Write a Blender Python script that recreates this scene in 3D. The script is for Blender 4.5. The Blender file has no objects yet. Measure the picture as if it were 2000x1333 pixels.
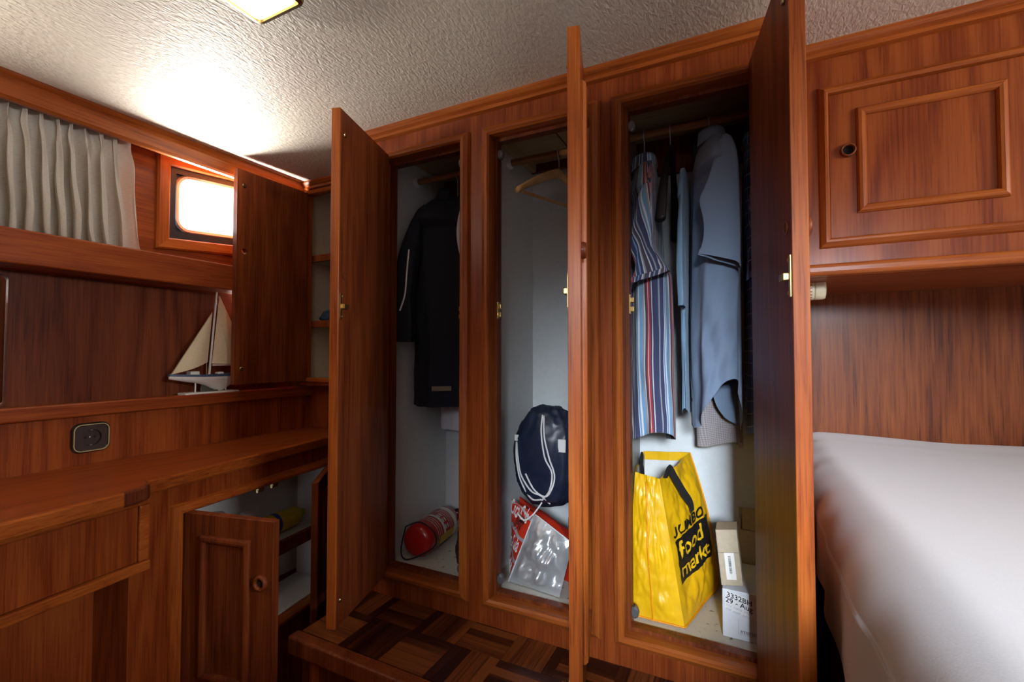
import bpy, bmesh, math, random
from mathutils import Vector, Matrix, noise

# ---------------------------------------------------------------- camera, sky, light, exposure
H = 1.15                      # eye height above the lower cabin floor; z below is measured from the eye
sc = bpy.context.scene
col = sc.collection
rnd = random.Random(7)

cam_d = bpy.data.cameras.new('camera')
cam_d.sensor_width = 36.0
cam_d.lens = 900.0 / 2000.0 * 36.0
cam_d.clip_start = 0.01
cam = bpy.data.objects.new('camera', cam_d)
cam.location = (0, 0, H)
cam.rotation_euler = (math.radians(91.6), 0, math.radians(26.5))
col.objects.link(cam)
sc.camera = cam

world = bpy.data.worlds.new('overcast_sky')
sc.world = world
world.use_nodes = True
bg = world.node_tree.nodes['Background']
bg.inputs[0].default_value = (0.90, 0.95, 1.0, 1)
bg.inputs[1].default_value = 4.0


def area(name, loc, target, sx, sy, power, color, spread=180):
    d = bpy.data.lights.new(name, 'AREA')
    d.shape = 'RECTANGLE'
    d.size, d.size_y = sx, sy
    d.energy = power
    d.color = color
    d.spread = math.radians(spread)
    o = bpy.data.objects.new(name, d)
    o.location = Vector(loc) + Vector((0, 0, H))
    v = Vector(target) - Vector(loc)
    o.rotation_euler = v.to_track_quat('-Z', 'Y').to_euler()
    col.objects.link(o)
    return o


# daylight thrown up off the water through the port side window
area('water_glitter_light', (-1.70, 0.98, 0.31), (-1.36, 0.94, 0.66), 0.36, 0.36, 150, (1.0, 0.97, 0.92))
area('water_glitter_light', (-1.66, -0.30, 0.38), (-1.38, 0.06, 0.94), 0.44, 0.20, 52, (1.0, 0.96, 0.90), 110)
# daylight through the companionway opening in the wall behind the camera
area('companionway_daylight', (0.50, -1.50, 0.46), (0.0, 1.25, -0.42), 0.40, 0.28, 5.8, (0.80, 0.90, 1.0), 30)
# daylight through the starboard side window
area('starboard_window_daylight', (1.72, 0.15, 0.43), (0.2, 0.30, 0.1), 0.60, 0.22, 31.0, (1.0, 0.98, 0.96), 170)

sc.view_settings.view_transform = 'Standard'
sc.view_settings.look = 'None'
sc.view_settings.gamma = 1.0
sc.view_settings.exposure = -0.65
sc.view_settings.use_curve_mapping = False
sc.cycles.use_denoising = True
sc.cycles.sample_clamp_indirect = 4.0

# ---------------------------------------------------------------- materials
MATS = {}


def new_mat(name):
    m = bpy.data.materials.new(name)
    m.use_nodes = True
    MATS[name] = m
    nt = m.node_tree
    return m, nt, nt.nodes['Principled BSDF']


def N(nt, kind, **kw):
    n = nt.nodes.new(kind)
    for k, v in kw.items():
        setattr(n, k, v)
    return n


def math_node(nt, op, a, b=None):
    n = N(nt, 'ShaderNodeMath', operation=op)
    for i, v in enumerate((a, b)):
        if v is None:
            continue
        if isinstance(v, (int, float)):
            n.inputs[i].default_value = v
        else:
            nt.links.new(v, n.inputs[i])
    return n.outputs[0]


def ramp(nt, fac, stops, interp='LINEAR'):
    r = N(nt, 'ShaderNodeValToRGB')
    cr = r.color_ramp
    cr.interpolation = interp
    while len(cr.elements) > 1:
        cr.elements.remove(cr.elements[-1])
    cr.elements[0].position = stops[0][0]
    cr.elements[0].color = (*stops[0][1], 1)
    for p, c in stops[1:]:
        e = cr.elements.new(p)
        e.color = (*c, 1)
    nt.links.new(fac, r.inputs[0])
    return r.outputs[0]


def plain(name, color, rough=0.5, metal=0.0, bump=0.0, bscale=60, var=0.0, coat=0.0, sheen=0.0, alpha=None):
    m, nt, b = new_mat(name)
    b.inputs['Base Color'].default_value = (*color, 1)
    b.inputs['Roughness'].default_value = rough
    b.inputs['Metallic'].default_value = metal
    b.inputs['Coat Weight'].default_value = coat
    b.inputs['Sheen Weight'].default_value = sheen
    tc = N(nt, 'ShaderNodeTexCoord')
    n = N(nt, 'ShaderNodeTexNoise')
    n.inputs['Scale'].default_value = bscale
    n.inputs['Detail'].default_value = 4
    nt.links.new(tc.outputs['Object'], n.inputs['Vector'])
    v = max(var, 0.03)
    lo = tuple(c * (1 - v) for c in color)
    hi = tuple(min(1, c * (1 + v)) for c in color)
    nt.links.new(ramp(nt, n.outputs['Fac'], [(0.3, lo), (0.7, hi)]), b.inputs['Base Color'])
    if bump:
        bp = N(nt, 'ShaderNodeBump')
        bp.inputs['Strength'].default_value = bump
        bp.inputs['Distance'].default_value = 0.002
        nt.links.new(n.outputs['Fac'], bp.inputs['Height'])
        nt.links.new(bp.outputs[0], b.inputs['Normal'])
    return m


def wood(name, axis, dark, mid, light, rings=9.0, scale=5.0, rough=0.38, coat=0.08, tint=0.0, rw=0.16):
    """grain runs along axis 0, 1 or 2 of the object"""
    m, nt, b = new_mat(name)
    tc = N(nt, 'ShaderNodeTexCoord')
    oi = N(nt, 'ShaderNodeObjectInfo')
    sh = math_node(nt, 'MULTIPLY', oi.outputs['Random'], 17.0)
    add = N(nt, 'ShaderNodeVectorMath', operation='ADD')
    nt.links.new(tc.outputs['Object'], add.inputs[0])
    nt.links.new(sh, add.inputs[1])
    mp = N(nt, 'ShaderNodeMapping')
    s = [1.0, 1.0, 1.0]
    s[axis] = 0.13
    mp.inputs['Scale'].default_value = s
    nt.links.new(add.outputs[0], mp.inputs['Vector'])
    n1 = N(nt, 'ShaderNodeTexNoise')
    n1.inputs['Scale'].default_value = scale
    n1.inputs['Detail'].default_value = 2.0
    n1.inputs['Distortion'].default_value = 0.4
    nt.links.new(mp.outputs[0], n1.inputs['Vector'])
    ring = math_node(nt, 'PINGPONG', math_node(nt, 'MULTIPLY', n1.outputs['Fac'], rings), 0.5)
    ring = math_node(nt, 'MULTIPLY', ring, 2.0)
    mp2 = N(nt, 'ShaderNodeMapping')
    s2 = [1.0, 1.0, 1.0]
    s2[axis] = 0.03
    mp2.inputs['Scale'].default_value = s2
    nt.links.new(add.outputs[0], mp2.inputs['Vector'])
    n2 = N(nt, 'ShaderNodeTexNoise')
    n2.inputs['Scale'].default_value = 190
    n2.inputs['Detail'].default_value = 3.0
    nt.links.new(mp2.outputs[0], n2.inputs['Vector'])
    n3 = N(nt, 'ShaderNodeTexNoise')
    n3.inputs['Scale'].default_value = 3.0
    nt.links.new(mp.outputs[0], n3.inputs['Vector'])
    f = math_node(nt, 'ADD', math_node(nt, 'MULTIPLY', ring, rw), math_node(nt, 'MULTIPLY', n2.outputs['Fac'], 0.50))
    f = math_node(nt, 'ADD', f, math_node(nt, 'MULTIPLY', n3.outputs['Fac'], 0.12))
    n4 = N(nt, 'ShaderNodeTexNoise')
    n4.inputs['Scale'].default_value = 420
    n4.inputs['Detail'].default_value = 2.0
    nt.links.new(mp2.outputs[0], n4.inputs['Vector'])
    pore = N(nt, 'ShaderNodeMapRange')
    pore.inputs['From Min'].default_value = 0.54
    pore.inputs['From Max'].default_value = 0.66
    nt.links.new(n4.outputs['Fac'], pore.inputs['Value'])
    f = math_node(nt, 'SUBTRACT', f, math_node(nt, 'MULTIPLY', pore.outputs[0], 0.11))
    if tint:
        f = math_node(nt, 'ADD', f, math_node(nt, 'MULTIPLY', math_node(nt, 'SUBTRACT', oi.outputs['Random'], 0.5), tint))
    c = ramp(nt, f, [(0.20, dark), (0.36, mid), (0.56, light)])
    nt.links.new(c, b.inputs['Base Color'])
    b.inputs['Roughness'].default_value = rough
    b.inputs['Specular IOR Level'].default_value = 0.22
    b.inputs['Coat Weight'].default_value = coat
    b.inputs['Coat Roughness'].default_value = 0.18
    bp = N(nt, 'ShaderNodeBump')
    bp.inputs['Strength'].default_value = 0.10
    bp.inputs['Distance'].default_value = 0.001
    nt.links.new(n2.outputs['Fac'], bp.inputs['Height'])
    nt.links.new(bp.outputs[0], b.inputs['Normal'])
    return m


TD, TM, TL = (0.140, 0.024, 0.005), (0.220, 0.043, 0.009), (0.320, 0.076, 0.014)
wood('teak_z', 2, TD, TM, TL)
wood('teak_x', 0, TD, TM, TL)
wood('teak_y', 1, TD, TM, TL)
wood('teak_panel', 2, TD, TM, TL, rings=16, scale=2.6, rw=0.27)
wood('teak_straight', 2, (0.075, 0.017, 0.005), (0.175, 0.042, 0.010), (0.26, 0.072, 0.016), rings=3, scale=14)
ED, EM, EL = (0.18, 0.036, 0.007), (0.31, 0.072, 0.012), (0.43, 0.118, 0.020)
wood('edge_z', 2, ED, EM, EL, rings=6)
wood('edge_x', 0, ED, EM, EL, rings=6)
wood('edge_y', 1, ED, EM, EL, rings=6)
wood('sapele_z', 2, (0.075, 0.015, 0.005), (0.155, 0.033, 0.009), (0.235, 0.060, 0.014), rings=5, scale=9, rough=0.46, coat=0.06)
wood('plum_z', 2, (0.060, 0.013, 0.006), (0.12, 0.028, 0.011), (0.175, 0.046, 0.016), rings=18, scale=2.0, rw=0.27)
wood('parquet', 0, (0.025, 0.006, 0.003), (0.085, 0.020, 0.006), (0.20, 0.058, 0.015), rings=5, tint=0.42, rough=0.34)
wood('pale_ply', 0, (0.42, 0.27, 0.13), (0.52, 0.36, 0.19), (0.60, 0.44, 0.25), rings=5, rough=0.5, coat=0)
wood('beech', 0, (0.45, 0.24, 0.09), (0.58, 0.34, 0.14), (0.66, 0.42, 0.20), rings=4, rough=0.4)
wood('rod_wood', 0, (0.22, 0.09, 0.035), (0.36, 0.16, 0.06), (0.48, 0.24, 0.10), rings=4)

plain('laminate', (0.74, 0.77, 0.78), 0.22, coat=0.3, var=0.02)
m, nt, b = new_mat('laminate_floor')
tc_ = N(nt, 'ShaderNodeTexCoord')
n_d = N(nt, 'ShaderNodeTexNoise')
n_d.inputs['Scale'].default_value = 75
n_d.inputs['Detail'].default_value = 3
nt.links.new(tc_.outputs['Object'], n_d.inputs['Vector'])
nt.links.new(ramp(nt, n_d.outputs['Fac'], [(0.0, (0.66, 0.64, 0.58)), (0.66, (0.60, 0.57, 0.50)), (0.71, (0.16, 0.11, 0.07)), (1.0, (0.10, 0.06, 0.04))]), b.inputs['Base Color'])
b.inputs['Roughness'].default_value = 0.35
plain('cream_lining', (0.66, 0.60, 0.48), 0.5, var=0.04)
plain('brass', (0.62, 0.44, 0.17), 0.38, 1.0)
plain('antique_brass', (0.42, 0.33, 0.17), 0.32, 1.0)
plain('rim_brass', (0.60, 0.50, 0.28), 0.5, 0.7)
plain('steel', (0.62, 0.62, 0.62), 0.3, 1.0)
plain('aluminium', (0.75, 0.76, 0.78), 0.35, 1.0)
plain('rubber', (0.012, 0.014, 0.02), 0.5)
plain('black_plastic', (0.012, 0.011, 0.011), 0.35)
plain('brown_plastic', (0.035, 0.020, 0.017), 0.5)
plain('dark_brown_plastic', (0.02, 0.014, 0.011), 0.3)
plain('grey_catch', (0.10, 0.10, 0.105), 0.4)
plain('hole_black', (0.004, 0.003, 0.003), 0.9)
plain('cream_plastic', (0.80, 0.72, 0.50), 0.4)
plain('white_paint', (0.80, 0.79, 0.74), 0.4)
plain('navy_paint', (0.035, 0.06, 0.13), 0.45)
plain('sailcloth', (0.66, 0.56, 0.38), 0.8, bump=0.2, bscale=300, var=0.08)
plain('cord_white', (0.82, 0.82, 0.84), 0.7)
plain('string_tan', (0.5, 0.4, 0.25), 0.8)
plain('net_grey', (0.07, 0.065, 0.055), 0.8, var=0.4, bscale=300)
plain('sheet_white', (0.56, 0.555, 0.575), 0.75, bump=0.06, bscale=500, sheen=0.2)
plain('navy_nylon', (0.012, 0.020, 0.045), 0.36, bump=0.15, bscale=40, var=0.2)
plain('blue_nylon', (0.012, 0.035, 0.16), 0.4, bump=0.2, bscale=30, var=0.2)
plain('jacket_navy', (0.005, 0.007, 0.017), 0.85, bump=0.2, bscale=300)
plain('white_cotton', (0.84, 0.82, 0.87), 0.8, bump=0.15, bscale=200)
plain('black_cloth', (0.014, 0.013, 0.014), 0.8, bump=0.3, bscale=40)
plain('brown_cloth', (0.10, 0.06, 0.035), 0.8, bump=0.3, bscale=60)
plain('cloth_blue', (0.03, 0.11, 0.24), 0.8, bump=0.3, bscale=60, var=0.2)
plain('cloth_teal', (0.010, 0.035, 0.075), 0.8, bump=0.3, bscale=60, var=0.2)
plain('red_paint', (0.42, 0.012, 0.012), 0.25, coat=0.4)
plain('label_white', (0.72, 0.70, 0.66), 0.5)
plain('label_yellow', (0.60, 0.38, 0.03), 0.5)
plain('foil', (0.66, 0.69, 0.72), 0.30, 0.55, bump=1.0, bscale=60)
plain('foil_red', (0.62, 0.035, 0.015), 0.32, coat=0.4, bump=0.5, bscale=40)
plain('bag_yellow', (0.82, 0.46, 0.006), 0.36, bump=0.5, bscale=28, var=0.08)
plain('bag_seam', (0.80, 0.30, 0.004), 0.4)
plain('bag_inside', (0.72, 0.72, 0.70), 0.5)
plain('print_black', (0.010, 0.010, 0.011), 0.4)
plain('print_yellow', (0.82, 0.50, 0.012), 0.4)
plain('print_white', (0.80, 0.80, 0.80), 0.4)
plain('cardboard', (0.42, 0.34, 0.24), 0.8, bump=0.1, bscale=120, var=0.06)
plain('card_dark', (0.20, 0.16, 0.11), 0.8)
plain('paper_white', (0.70, 0.72, 0.76), 0.6)
plain('ink', (0.02, 0.02, 0.025), 0.6)
plain('ink_faint', (0.22, 0.22, 0.25), 0.6)
plain('bottle_yellow', (0.72, 0.55, 0.02), 0.3)
plain('label_blue', (0.03, 0.10, 0.42), 0.4)
plain('bottle_white', (0.75, 0.76, 0.78), 0.3)
plain('mauve_plastic', (0.42, 0.36, 0.40), 0.3, var=0.2)
plain('felt_grey', (0.08, 0.08, 0.085), 0.9)


def ceiling_vinyl():
    m, nt, b = new_mat('ceiling_vinyl')
    tc = N(nt, 'ShaderNodeTexCoord')
    mp = N(nt, 'ShaderNodeMapping')
    mp.inputs['Scale'].default_value = (1.0, 0.45, 1.0)
    mp.inputs['Rotation'].default_value = (0, 0, 0.25)
    nt.links.new(tc.outputs['Object'], mp.inputs['Vector'])
    n = N(nt, 'ShaderNodeTexNoise')
    n.inputs['Scale'].default_value = 170
    n.inputs['Detail'].default_value = 3
    n.inputs['Distortion'].default_value = 0.6
    nt.links.new(mp.outputs[0], n.inputs['Vector'])
    nt.links.new(ramp(nt, n.outputs['Fac'], [(0.3, (0.60, 0.525, 0.43)), (0.7, (0.73, 0.645, 0.53))]), b.inputs['Base Color'])
    b.inputs['Roughness'].default_value = 0.55
    bp = N(nt, 'ShaderNodeBump')
    bp.inputs['Strength'].default_value = 0.9
    bp.inputs['Distance'].default_value = 0.003
    nt.links.new(n.outputs['Fac'], bp.inputs['Height'])
    nt.links.new(bp.outputs[0], b.inputs['Normal'])


ceiling_vinyl()


def cloth_uv(name, kind):
    """fabrics that follow the cut of the garment through its UVs (metres)"""
    m, nt, b = new_mat(name)
    tc = N(nt, 'ShaderNodeTexCoord')
    sep = N(nt, 'ShaderNodeSeparateXYZ')
    nt.links.new(tc.outputs['UV'], sep.inputs[0])
    u, v = sep.outputs[0], sep.outputs[1]
    wv = N(nt, 'ShaderNodeTexNoise')
    wv.inputs['Scale'].default_value = 900
    wv.inputs['Detail'].default_value = 3
    nt.links.new(tc.outputs['UV'], wv.inputs['Vector'])

    def mix(a, c, fac):
        x = N(nt, 'ShaderNodeMix', data_type='RGBA')
        for sock, val in ((x.inputs[0], fac), (x.inputs[6], a), (x.inputs[7], c)):
            if isinstance(val, (int, float)):
                sock.default_value = val
            elif isinstance(val, tuple):
                sock.default_value = (*val, 1)
            else:
                nt.links.new(val, sock)
        return x.outputs[2]

    def bands(c, period, w):
        fr = math_node(nt, 'FRACT', math_node(nt, 'DIVIDE', c, period))
        return math_node(nt, 'LESS_THAN', fr, w)

    if kind == 'stripe':
        fr = math_node(nt, 'FRACT', math_node(nt, 'DIVIDE', u, 0.150))
        nv, wh, rd, lb, gy, dk = (0.045, 0.055, 0.13), (0.66, 0.68, 0.70), (0.45, 0.045, 0.05), (0.16, 0.33, 0.55), (0.30, 0.32, 0.36), (0.07, 0.06, 0.09)
        seq = [(0.0, nv), (0.10, wh), (0.125, nv), (0.16, rd), (0.21, wh), (0.23, rd), (0.27, dk), (0.33, wh), (0.36, gy), (0.42, lb), (0.50, wh),
               (0.54, lb), (0.58, wh), (0.60, nv), (0.70, gy), (0.73, nv), (0.77, wh), (0.79, dk), (0.86, gy), (0.89, wh), (0.91, nv), (0.96, lb)]
        c = ramp(nt, fr, seq, 'CONSTANT')
    elif kind == 'chambray':
        c = ramp(nt, wv.outputs['Fac'], [(0.3, (0.145, 0.20, 0.30)), (0.7, (0.225, 0.295, 0.41))])
    elif kind == 'lightblue':
        c = ramp(nt, wv.outputs['Fac'], [(0.3, (0.16, 0.30, 0.46)), (0.7, (0.26, 0.42, 0.58))])
    elif kind == 'greycheck':
        c = mix((0.36, 0.32, 0.33), (0.16, 0.14, 0.15), math_node(nt, 'MULTIPLY', bands(v, 0.0042, 0.42), 0.8))
        c = mix(c, (0.46, 0.42, 0.42), math_node(nt, 'MULTIPLY', bands(u, 0.006, 0.35), 0.6))
    elif kind == 'plaid':
        c = mix((0.030, 0.085, 0.26), (0.014, 0.024, 0.07), bands(u, 0.048, 0.45))
        c = mix(c, (0.02, 0.10, 0.30), math_node(nt, 'MULTIPLY', bands(v, 0.052, 0.4), 0.7))
        c = mix(c, (0.55, 0.55, 0.58), math_node(nt, 'MULTIPLY', bands(u, 0.024, 0.09), 0.8))
        c = mix(c, (0.55, 0.55, 0.58), math_node(nt, 'MULTIPLY', bands(v, 0.026, 0.07), 0.8))
    elif kind == 'linen':
        n2 = N(nt, 'ShaderNodeTexNoise')
        n2.inputs['Scale'].default_value = 1.0
        mp = N(nt, 'ShaderNodeMapping')
        mp.inputs['Scale'].default_value = (160, 900, 1)
        nt.links.new(tc.outputs['UV'], mp.inputs['Vector'])
        nt.links.new(mp.outputs[0], n2.inputs['Vector'])
        c = ramp(nt, n2.outputs['Fac'], [(0.3, (0.74, 0.69, 0.60)), (0.7, (0.92, 0.88, 0.79))])
    nt.links.new(c, b.inputs['Base Color'])
    b.inputs['Roughness'].default_value = 0.85
    b.inputs['Sheen Weight'].default_value = 0.15
    bp = N(nt, 'ShaderNodeBump')
    bp.inputs['Strength'].default_value = 0.15
    bp.inputs['Distance'].default_value = 0.001
    nt.links.new(wv.outputs['Fac'], bp.inputs['Height'])
    nt.links.new(bp.outputs[0], b.inputs['Normal'])
    if kind == 'linen':      # daylight shows through thin curtain cloth
        tr = N(nt, 'ShaderNodeBsdfTranslucent')
        nt.links.new(c, tr.inputs[0])
        mx = N(nt, 'ShaderNodeMixShader')
        mx.inputs[0].default_value = 0.35
        nt.links.new(b.outputs[0], mx.inputs[1])
        nt.links.new(tr.outputs[0], mx.inputs[2])
        nt.links.new(mx.outputs[0], nt.nodes['Material Output'].inputs[0])


for k in ('stripe', 'chambray', 'lightblue', 'greycheck', 'plaid', 'linen'):
    cloth_uv(k, k)

m, nt, b = new_mat('window_glass')      # thin clear pane: mostly straight through, a little gloss
tr_ = N(nt, 'ShaderNodeBsdfTransparent')
gl_ = N(nt, 'ShaderNodeBsdfGlossy')
gl_.inputs['Roughness'].default_value = 0.02
mx_ = N(nt, 'ShaderNodeMixShader')
mx_.inputs[0].default_value = 0.06
nt.links.new(tr_.outputs[0], mx_.inputs[1])
nt.links.new(gl_.outputs[0], mx_.inputs[2])
nt.links.new(mx_.outputs[0], nt.nodes['Material Output'].inputs[0])
m, nt, b = new_mat('mirror_glass')
b.inputs['Metallic'].default_value = 1.0
b.inputs['Roughness'].default_value = 0.03
b.inputs['Base Color'].default_value = (0.80, 0.84, 0.86, 1)
m, nt, b = new_mat('lamp_diffuser')
b.inputs['Base Color'].default_value = (0.85, 0.82, 0.75, 1)
b.inputs['Emission Color'].default_value = (1.0, 0.74, 0.46, 1)
b.inputs['Emission Strength'].default_value = 6.0

# ---------------------------------------------------------------- builders


def base_of(bm):
    xs = [v.co.x for v in bm.verts]
    ys = [v.co.y for v in bm.verts]
    zs = [v.co.z for v in bm.verts]
    return Vector(((min(xs) + max(xs)) / 2, (min(ys) + max(ys)) / 2, min(zs)))


ORIGIN = {}


def make(name, bm, mats, parent=None, smooth=False, recalc=True):
    """link a bmesh built in place as ONE mesh object; its origin is its base, or its thing's base"""
    if recalc:
        bmesh.ops.recalc_face_normals(bm, faces=bm.faces)
    org = ORIGIN[parent.name] if parent is not None else base_of(bm)
    bmesh.ops.translate(bm, vec=-org, verts=bm.verts)
    me = bpy.data.meshes.new(name)
    bm.to_mesh(me)
    bm.free()
    for mm in (mats if isinstance(mats, (list, tuple)) else [mats]):
        me.materials.append(MATS[mm])
    me.polygons.foreach_set('use_smooth', [smooth] * len(me.polygons))
    o = bpy.data.objects.new(name, me)
    col.objects.link(o)
    if parent is not None:
        o.parent = parent
    else:
        o.location = org + Vector((0, 0, H))
    ORIGIN[o.name] = org
    return o


def thing(name, label, cat, loc, group=None, kind=None):
    o = bpy.data.objects.new(name, None)
    col.objects.link(o)
    o.empty_display_size = 0.05
    o.location = Vector(loc) + Vector((0, 0, H))
    ORIGIN[o.name] = Vector(loc)
    return tag(o, label, cat, group, kind)


def tag(o, label, cat=None, group=None, kind=None):
    o['label'] = label
    if cat:
        o['category'] = cat
    if group:
        o['group'] = group
    if kind:
        o['kind'] = kind
    return o


def struct(o, label):
    o['label'] = label
    o['kind'] = 'structure'
    return o


ID = lambda x, y, z: Vector((x, y, z))


def box(bm, x0, x1, y0, y1, z0, z1, bev=0.0, f=ID, seg=2, mi=0):
    b2 = bmesh.new()
    r = bmesh.ops.create_cube(b2, size=1)
    for v in b2.verts:
        v.co = Vector((x0 + (v.co.x + .5) * (x1 - x0), y0 + (v.co.y + .5) * (y1 - y0), z0 + (v.co.z + .5) * (z1 - z0)))
    if bev:
        bmesh.ops.bevel(b2, geom=list(b2.edges), offset=bev, segments=seg, affect='EDGES', profile=0.5)
    merge(bm, b2, f, mi)


def merge(bm, b2, f=ID, mi=0):
    vs = [bm.verts.new(f(*v.co)) for v in b2.verts]
    b2.verts.index_update()
    for fc in b2.faces:
        try:
            nf = bm.faces.new([vs[v.index] for v in fc.verts])
            nf.material_index = mi
            nf.smooth = fc.smooth
        except ValueError:
            pass
    b2.free()


def quick(name, boxes, mat, parent=None, bev=0.0, f=ID):
    bm = bmesh.new()
    for bx in boxes:
        box(bm, *bx, bev=bev, f=f)
    return make(name, bm, mat, parent)


def loops(bm, rings, closed=True, cap0=False, cap1=False, mi=0, uvs=None):
    """skin a list of rings of equal length"""
    vr = [[bm.verts.new(p) for p in r] for r in rings]
    n = len(vr[0])
    uvl = bm.loops.layers.uv.verify() if uvs else None
    for i in range(len(vr) - 1):
        for j in range(n if closed else n - 1):
            k = (j + 1) % n
            try:
                fc = bm.faces.new([vr[i][j], vr[i][k], vr[i + 1][k], vr[i + 1][j]])
            except ValueError:
                continue
            fc.material_index = mi
            fc.smooth = True
            if uvs:
                kk = j + 1
                q = [uvs[i][j], uvs[i][kk], uvs[i + 1][kk], uvs[i + 1][j]]
                for lp, t in zip(fc.loops, q):
                    lp[uvl].uv = t
    if cap0:
        bm.faces.new(vr[0][::-1]).material_index = mi
    if cap1:
        bm.faces.new(vr[-1]).material_index = mi
    return vr


def lathe(bm, prof, f, seg=24, cap=True, mi=0):
    """prof: (radius, height) pairs; f maps (x, y, h)"""
    rings = []
    for r, h in prof:
        rings.append([f(max(r, 1e-5) * math.cos(2 * math.pi * k / seg), max(r, 1e-5) * math.sin(2 * math.pi * k / seg), h) for k in range(seg)])
    loops(bm, rings, True, cap, cap, mi)


def tube(bm, pts, r, seg=8, mi=0):
    pts = [Vector(p) for p in pts]
    rings = []
    for i, p in enumerate(pts):
        d = (pts[min(i + 1, len(pts) - 1)] - pts[max(i - 1, 0)]).normalized()
        a = d.orthogonal().normalized() if i == 0 else (a - d * a.dot(d)).normalized()
        b2 = d.cross(a)
        rr = r[i] if isinstance(r, (list, tuple)) else r
        rings.append([p + a * rr * math.cos(2 * math.pi * k / seg) + b2 * rr * math.sin(2 * math.pi * k / seg) for k in range(seg)])
    loops(bm, rings, True, True, True, mi)


def smooth_path(pts, n=8):
    pts = [Vector(p) for p in pts]
    out = []
    for i in range(len(pts) - 1):
        p0, p1, p2, p3 = pts[max(i - 1, 0)], pts[i], pts[i + 1], pts[min(i + 2, len(pts) - 1)]
        for k in range(n):
            t = k / n
            out.append(0.5 * ((2 * p1) + (p2 - p0) * t + (2 * p0 - 5 * p1 + 4 * p2 - p3) * t * t + (3 * p1 - p0 - 3 * p2 + p3) * t ** 3))
    out.append(pts[-1])
    return out


def frame_sweep(bm, a0, a1, b0, b1, prof, f):
    """mitred frame: closed profile of (outward offset, height) run round the rectangle a0..a1, b0..b1;
    upright members take material 0, level ones material 1"""
    rings = []
    for d, h in prof + [prof[0]]:
        rings.append([(a0 - d, b0 - d, h), (a1 + d, b0 - d, h), (a1 + d, b1 + d, h), (a0 - d, b1 + d, h)])
    vr = [[bm.verts.new(f(*p)) for p in r] for r in rings[:-1]]
    vr.append(vr[0])
    for i in range(len(vr) - 1):
        for j in range(4):
            k = (j + 1) % 4
            fc = bm.faces.new([vr[i][j], vr[i][k], vr[i + 1][k], vr[i + 1][j]])
            fc.material_index = 1 if j in (0, 2) else 0


def rrect(w, h, r, n=6):
    """outline of a rounded rectangle, centred"""
    out = []
    for cx, cy, a in ((w / 2 - r, h / 2 - r, 0), (-w / 2 + r, h / 2 - r, 90), (-w / 2 + r, -h / 2 + r, 180), (w / 2 - r, -h / 2 + r, 270)):
        for k in range(n + 1):
            t = math.radians(a + 90 * k / n)
            out.append((cx + r * math.cos(t), cy + r * math.sin(t)))
    return out


HALF_ROUND = [(-0.008, 0.0), (-0.008, 0.004), (-0.005, 0.0085), (0, 0.010), (0.005, 0.0085), (0.008, 0.004), (0.008, 0.0)]


def grid(bm, fn, nu, nv, closed_u=False, mi=0, uvfn=None):
    rings, uvs = [], []
    for j in range(nv + 1):
        v = j / nv
        rings.append([Vector(fn(i / nu, v)) for i in range(nu if closed_u else nu + 1)])
        if uvfn:
            uvs.append([uvfn(i / nu, v) for i in range(nu + 1)])
    loops(bm, rings, closed_u, mi=mi, uvs=uvs if uvfn else None)


def nz(x, y, z, s=1.0):
    return noise.noise(Vector((x * s, y * s, z * s)))


def text_bm(s, size, bold=0.0, shear=0.0, align='LEFT', cuts=0.0):
    """flat lettering as triangles in the xy plane"""
    cu = bpy.data.curves.new('lettering', 'FONT')
    cu.body = s
    cu.size = size
    cu.offset = bold
    cu.shear = shear
    cu.align_x = align
    cu.resolution_u = 3
    o = bpy.data.objects.new('lettering', cu)
    col.objects.link(o)
    dg = bpy.context.evaluated_depsgraph_get()
    me = bpy.data.meshes.new_from_object(o.evaluated_get(dg))
    bm = bmesh.new()
    bm.from_mesh(me)
    bpy.data.objects.remove(o)
    bpy.data.curves.remove(cu)
    bpy.data.meshes.remove(me)
    bmesh.ops.triangulate(bm, faces=bm.faces)
    if cuts:
        for _ in range(3):
            es = [e for e in bm.edges if e.calc_length() > cuts]
            if not es:
                break
            bmesh.ops.subdivide_edges(bm, edges=es, cuts=1)
            bmesh.ops.triangulate(bm, faces=bm.faces)
    return bm


def letters(name, items, mat, parent, f, cuts=0.0):
    """items: (string, x, y, size, bold, shear); all lettering of one print as one part"""
    bm = bmesh.new()
    for s, x, y, size, bold, shear in items:
        merge(bm, text_bm(s, size, bold, shear, cuts=cuts), lambda a, b, c, x=x, y=y: f(a + x, b + y))
    return make(name, bm, mat, parent, recalc=False)


# ---------------------------------------------------------------- the setting
CZ = 0.636                    # ceiling
PZ = -0.665                   # platform in front of the wardrobes
FZ = -1.15                    # lower floor

struct(quick('ceiling', [(-1.64, 1.80, -1.60, 1.66, CZ, CZ + 0.05)], 'ceiling_vinyl'), 'beige textured vinyl headlining over the cabin')
struct(quick('floor', [(-1.64, 1.80, -1.60, 1.66, FZ - 0.04, FZ)], 'teak_x'), 'dark wooden floor below the platform step')

# side of the hull with the window: one board cut round the opening
WX = -1.56
WY0, WY1, WZ0, WZ1 = 0.795, 1.165, 0.375, 0.560      # opening
TILT = math.tan(math.radians(5.5))                   # the sheer of the hull


WIN2 = -1.22                                         # a second window further along the hull


def wmap(y, z, h, dy=0.0):
    """along the hull, up, out from the hull side into the cabin"""
    return Vector((WX + h, y + dy, z + (y - WY0) * TILT))


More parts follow.
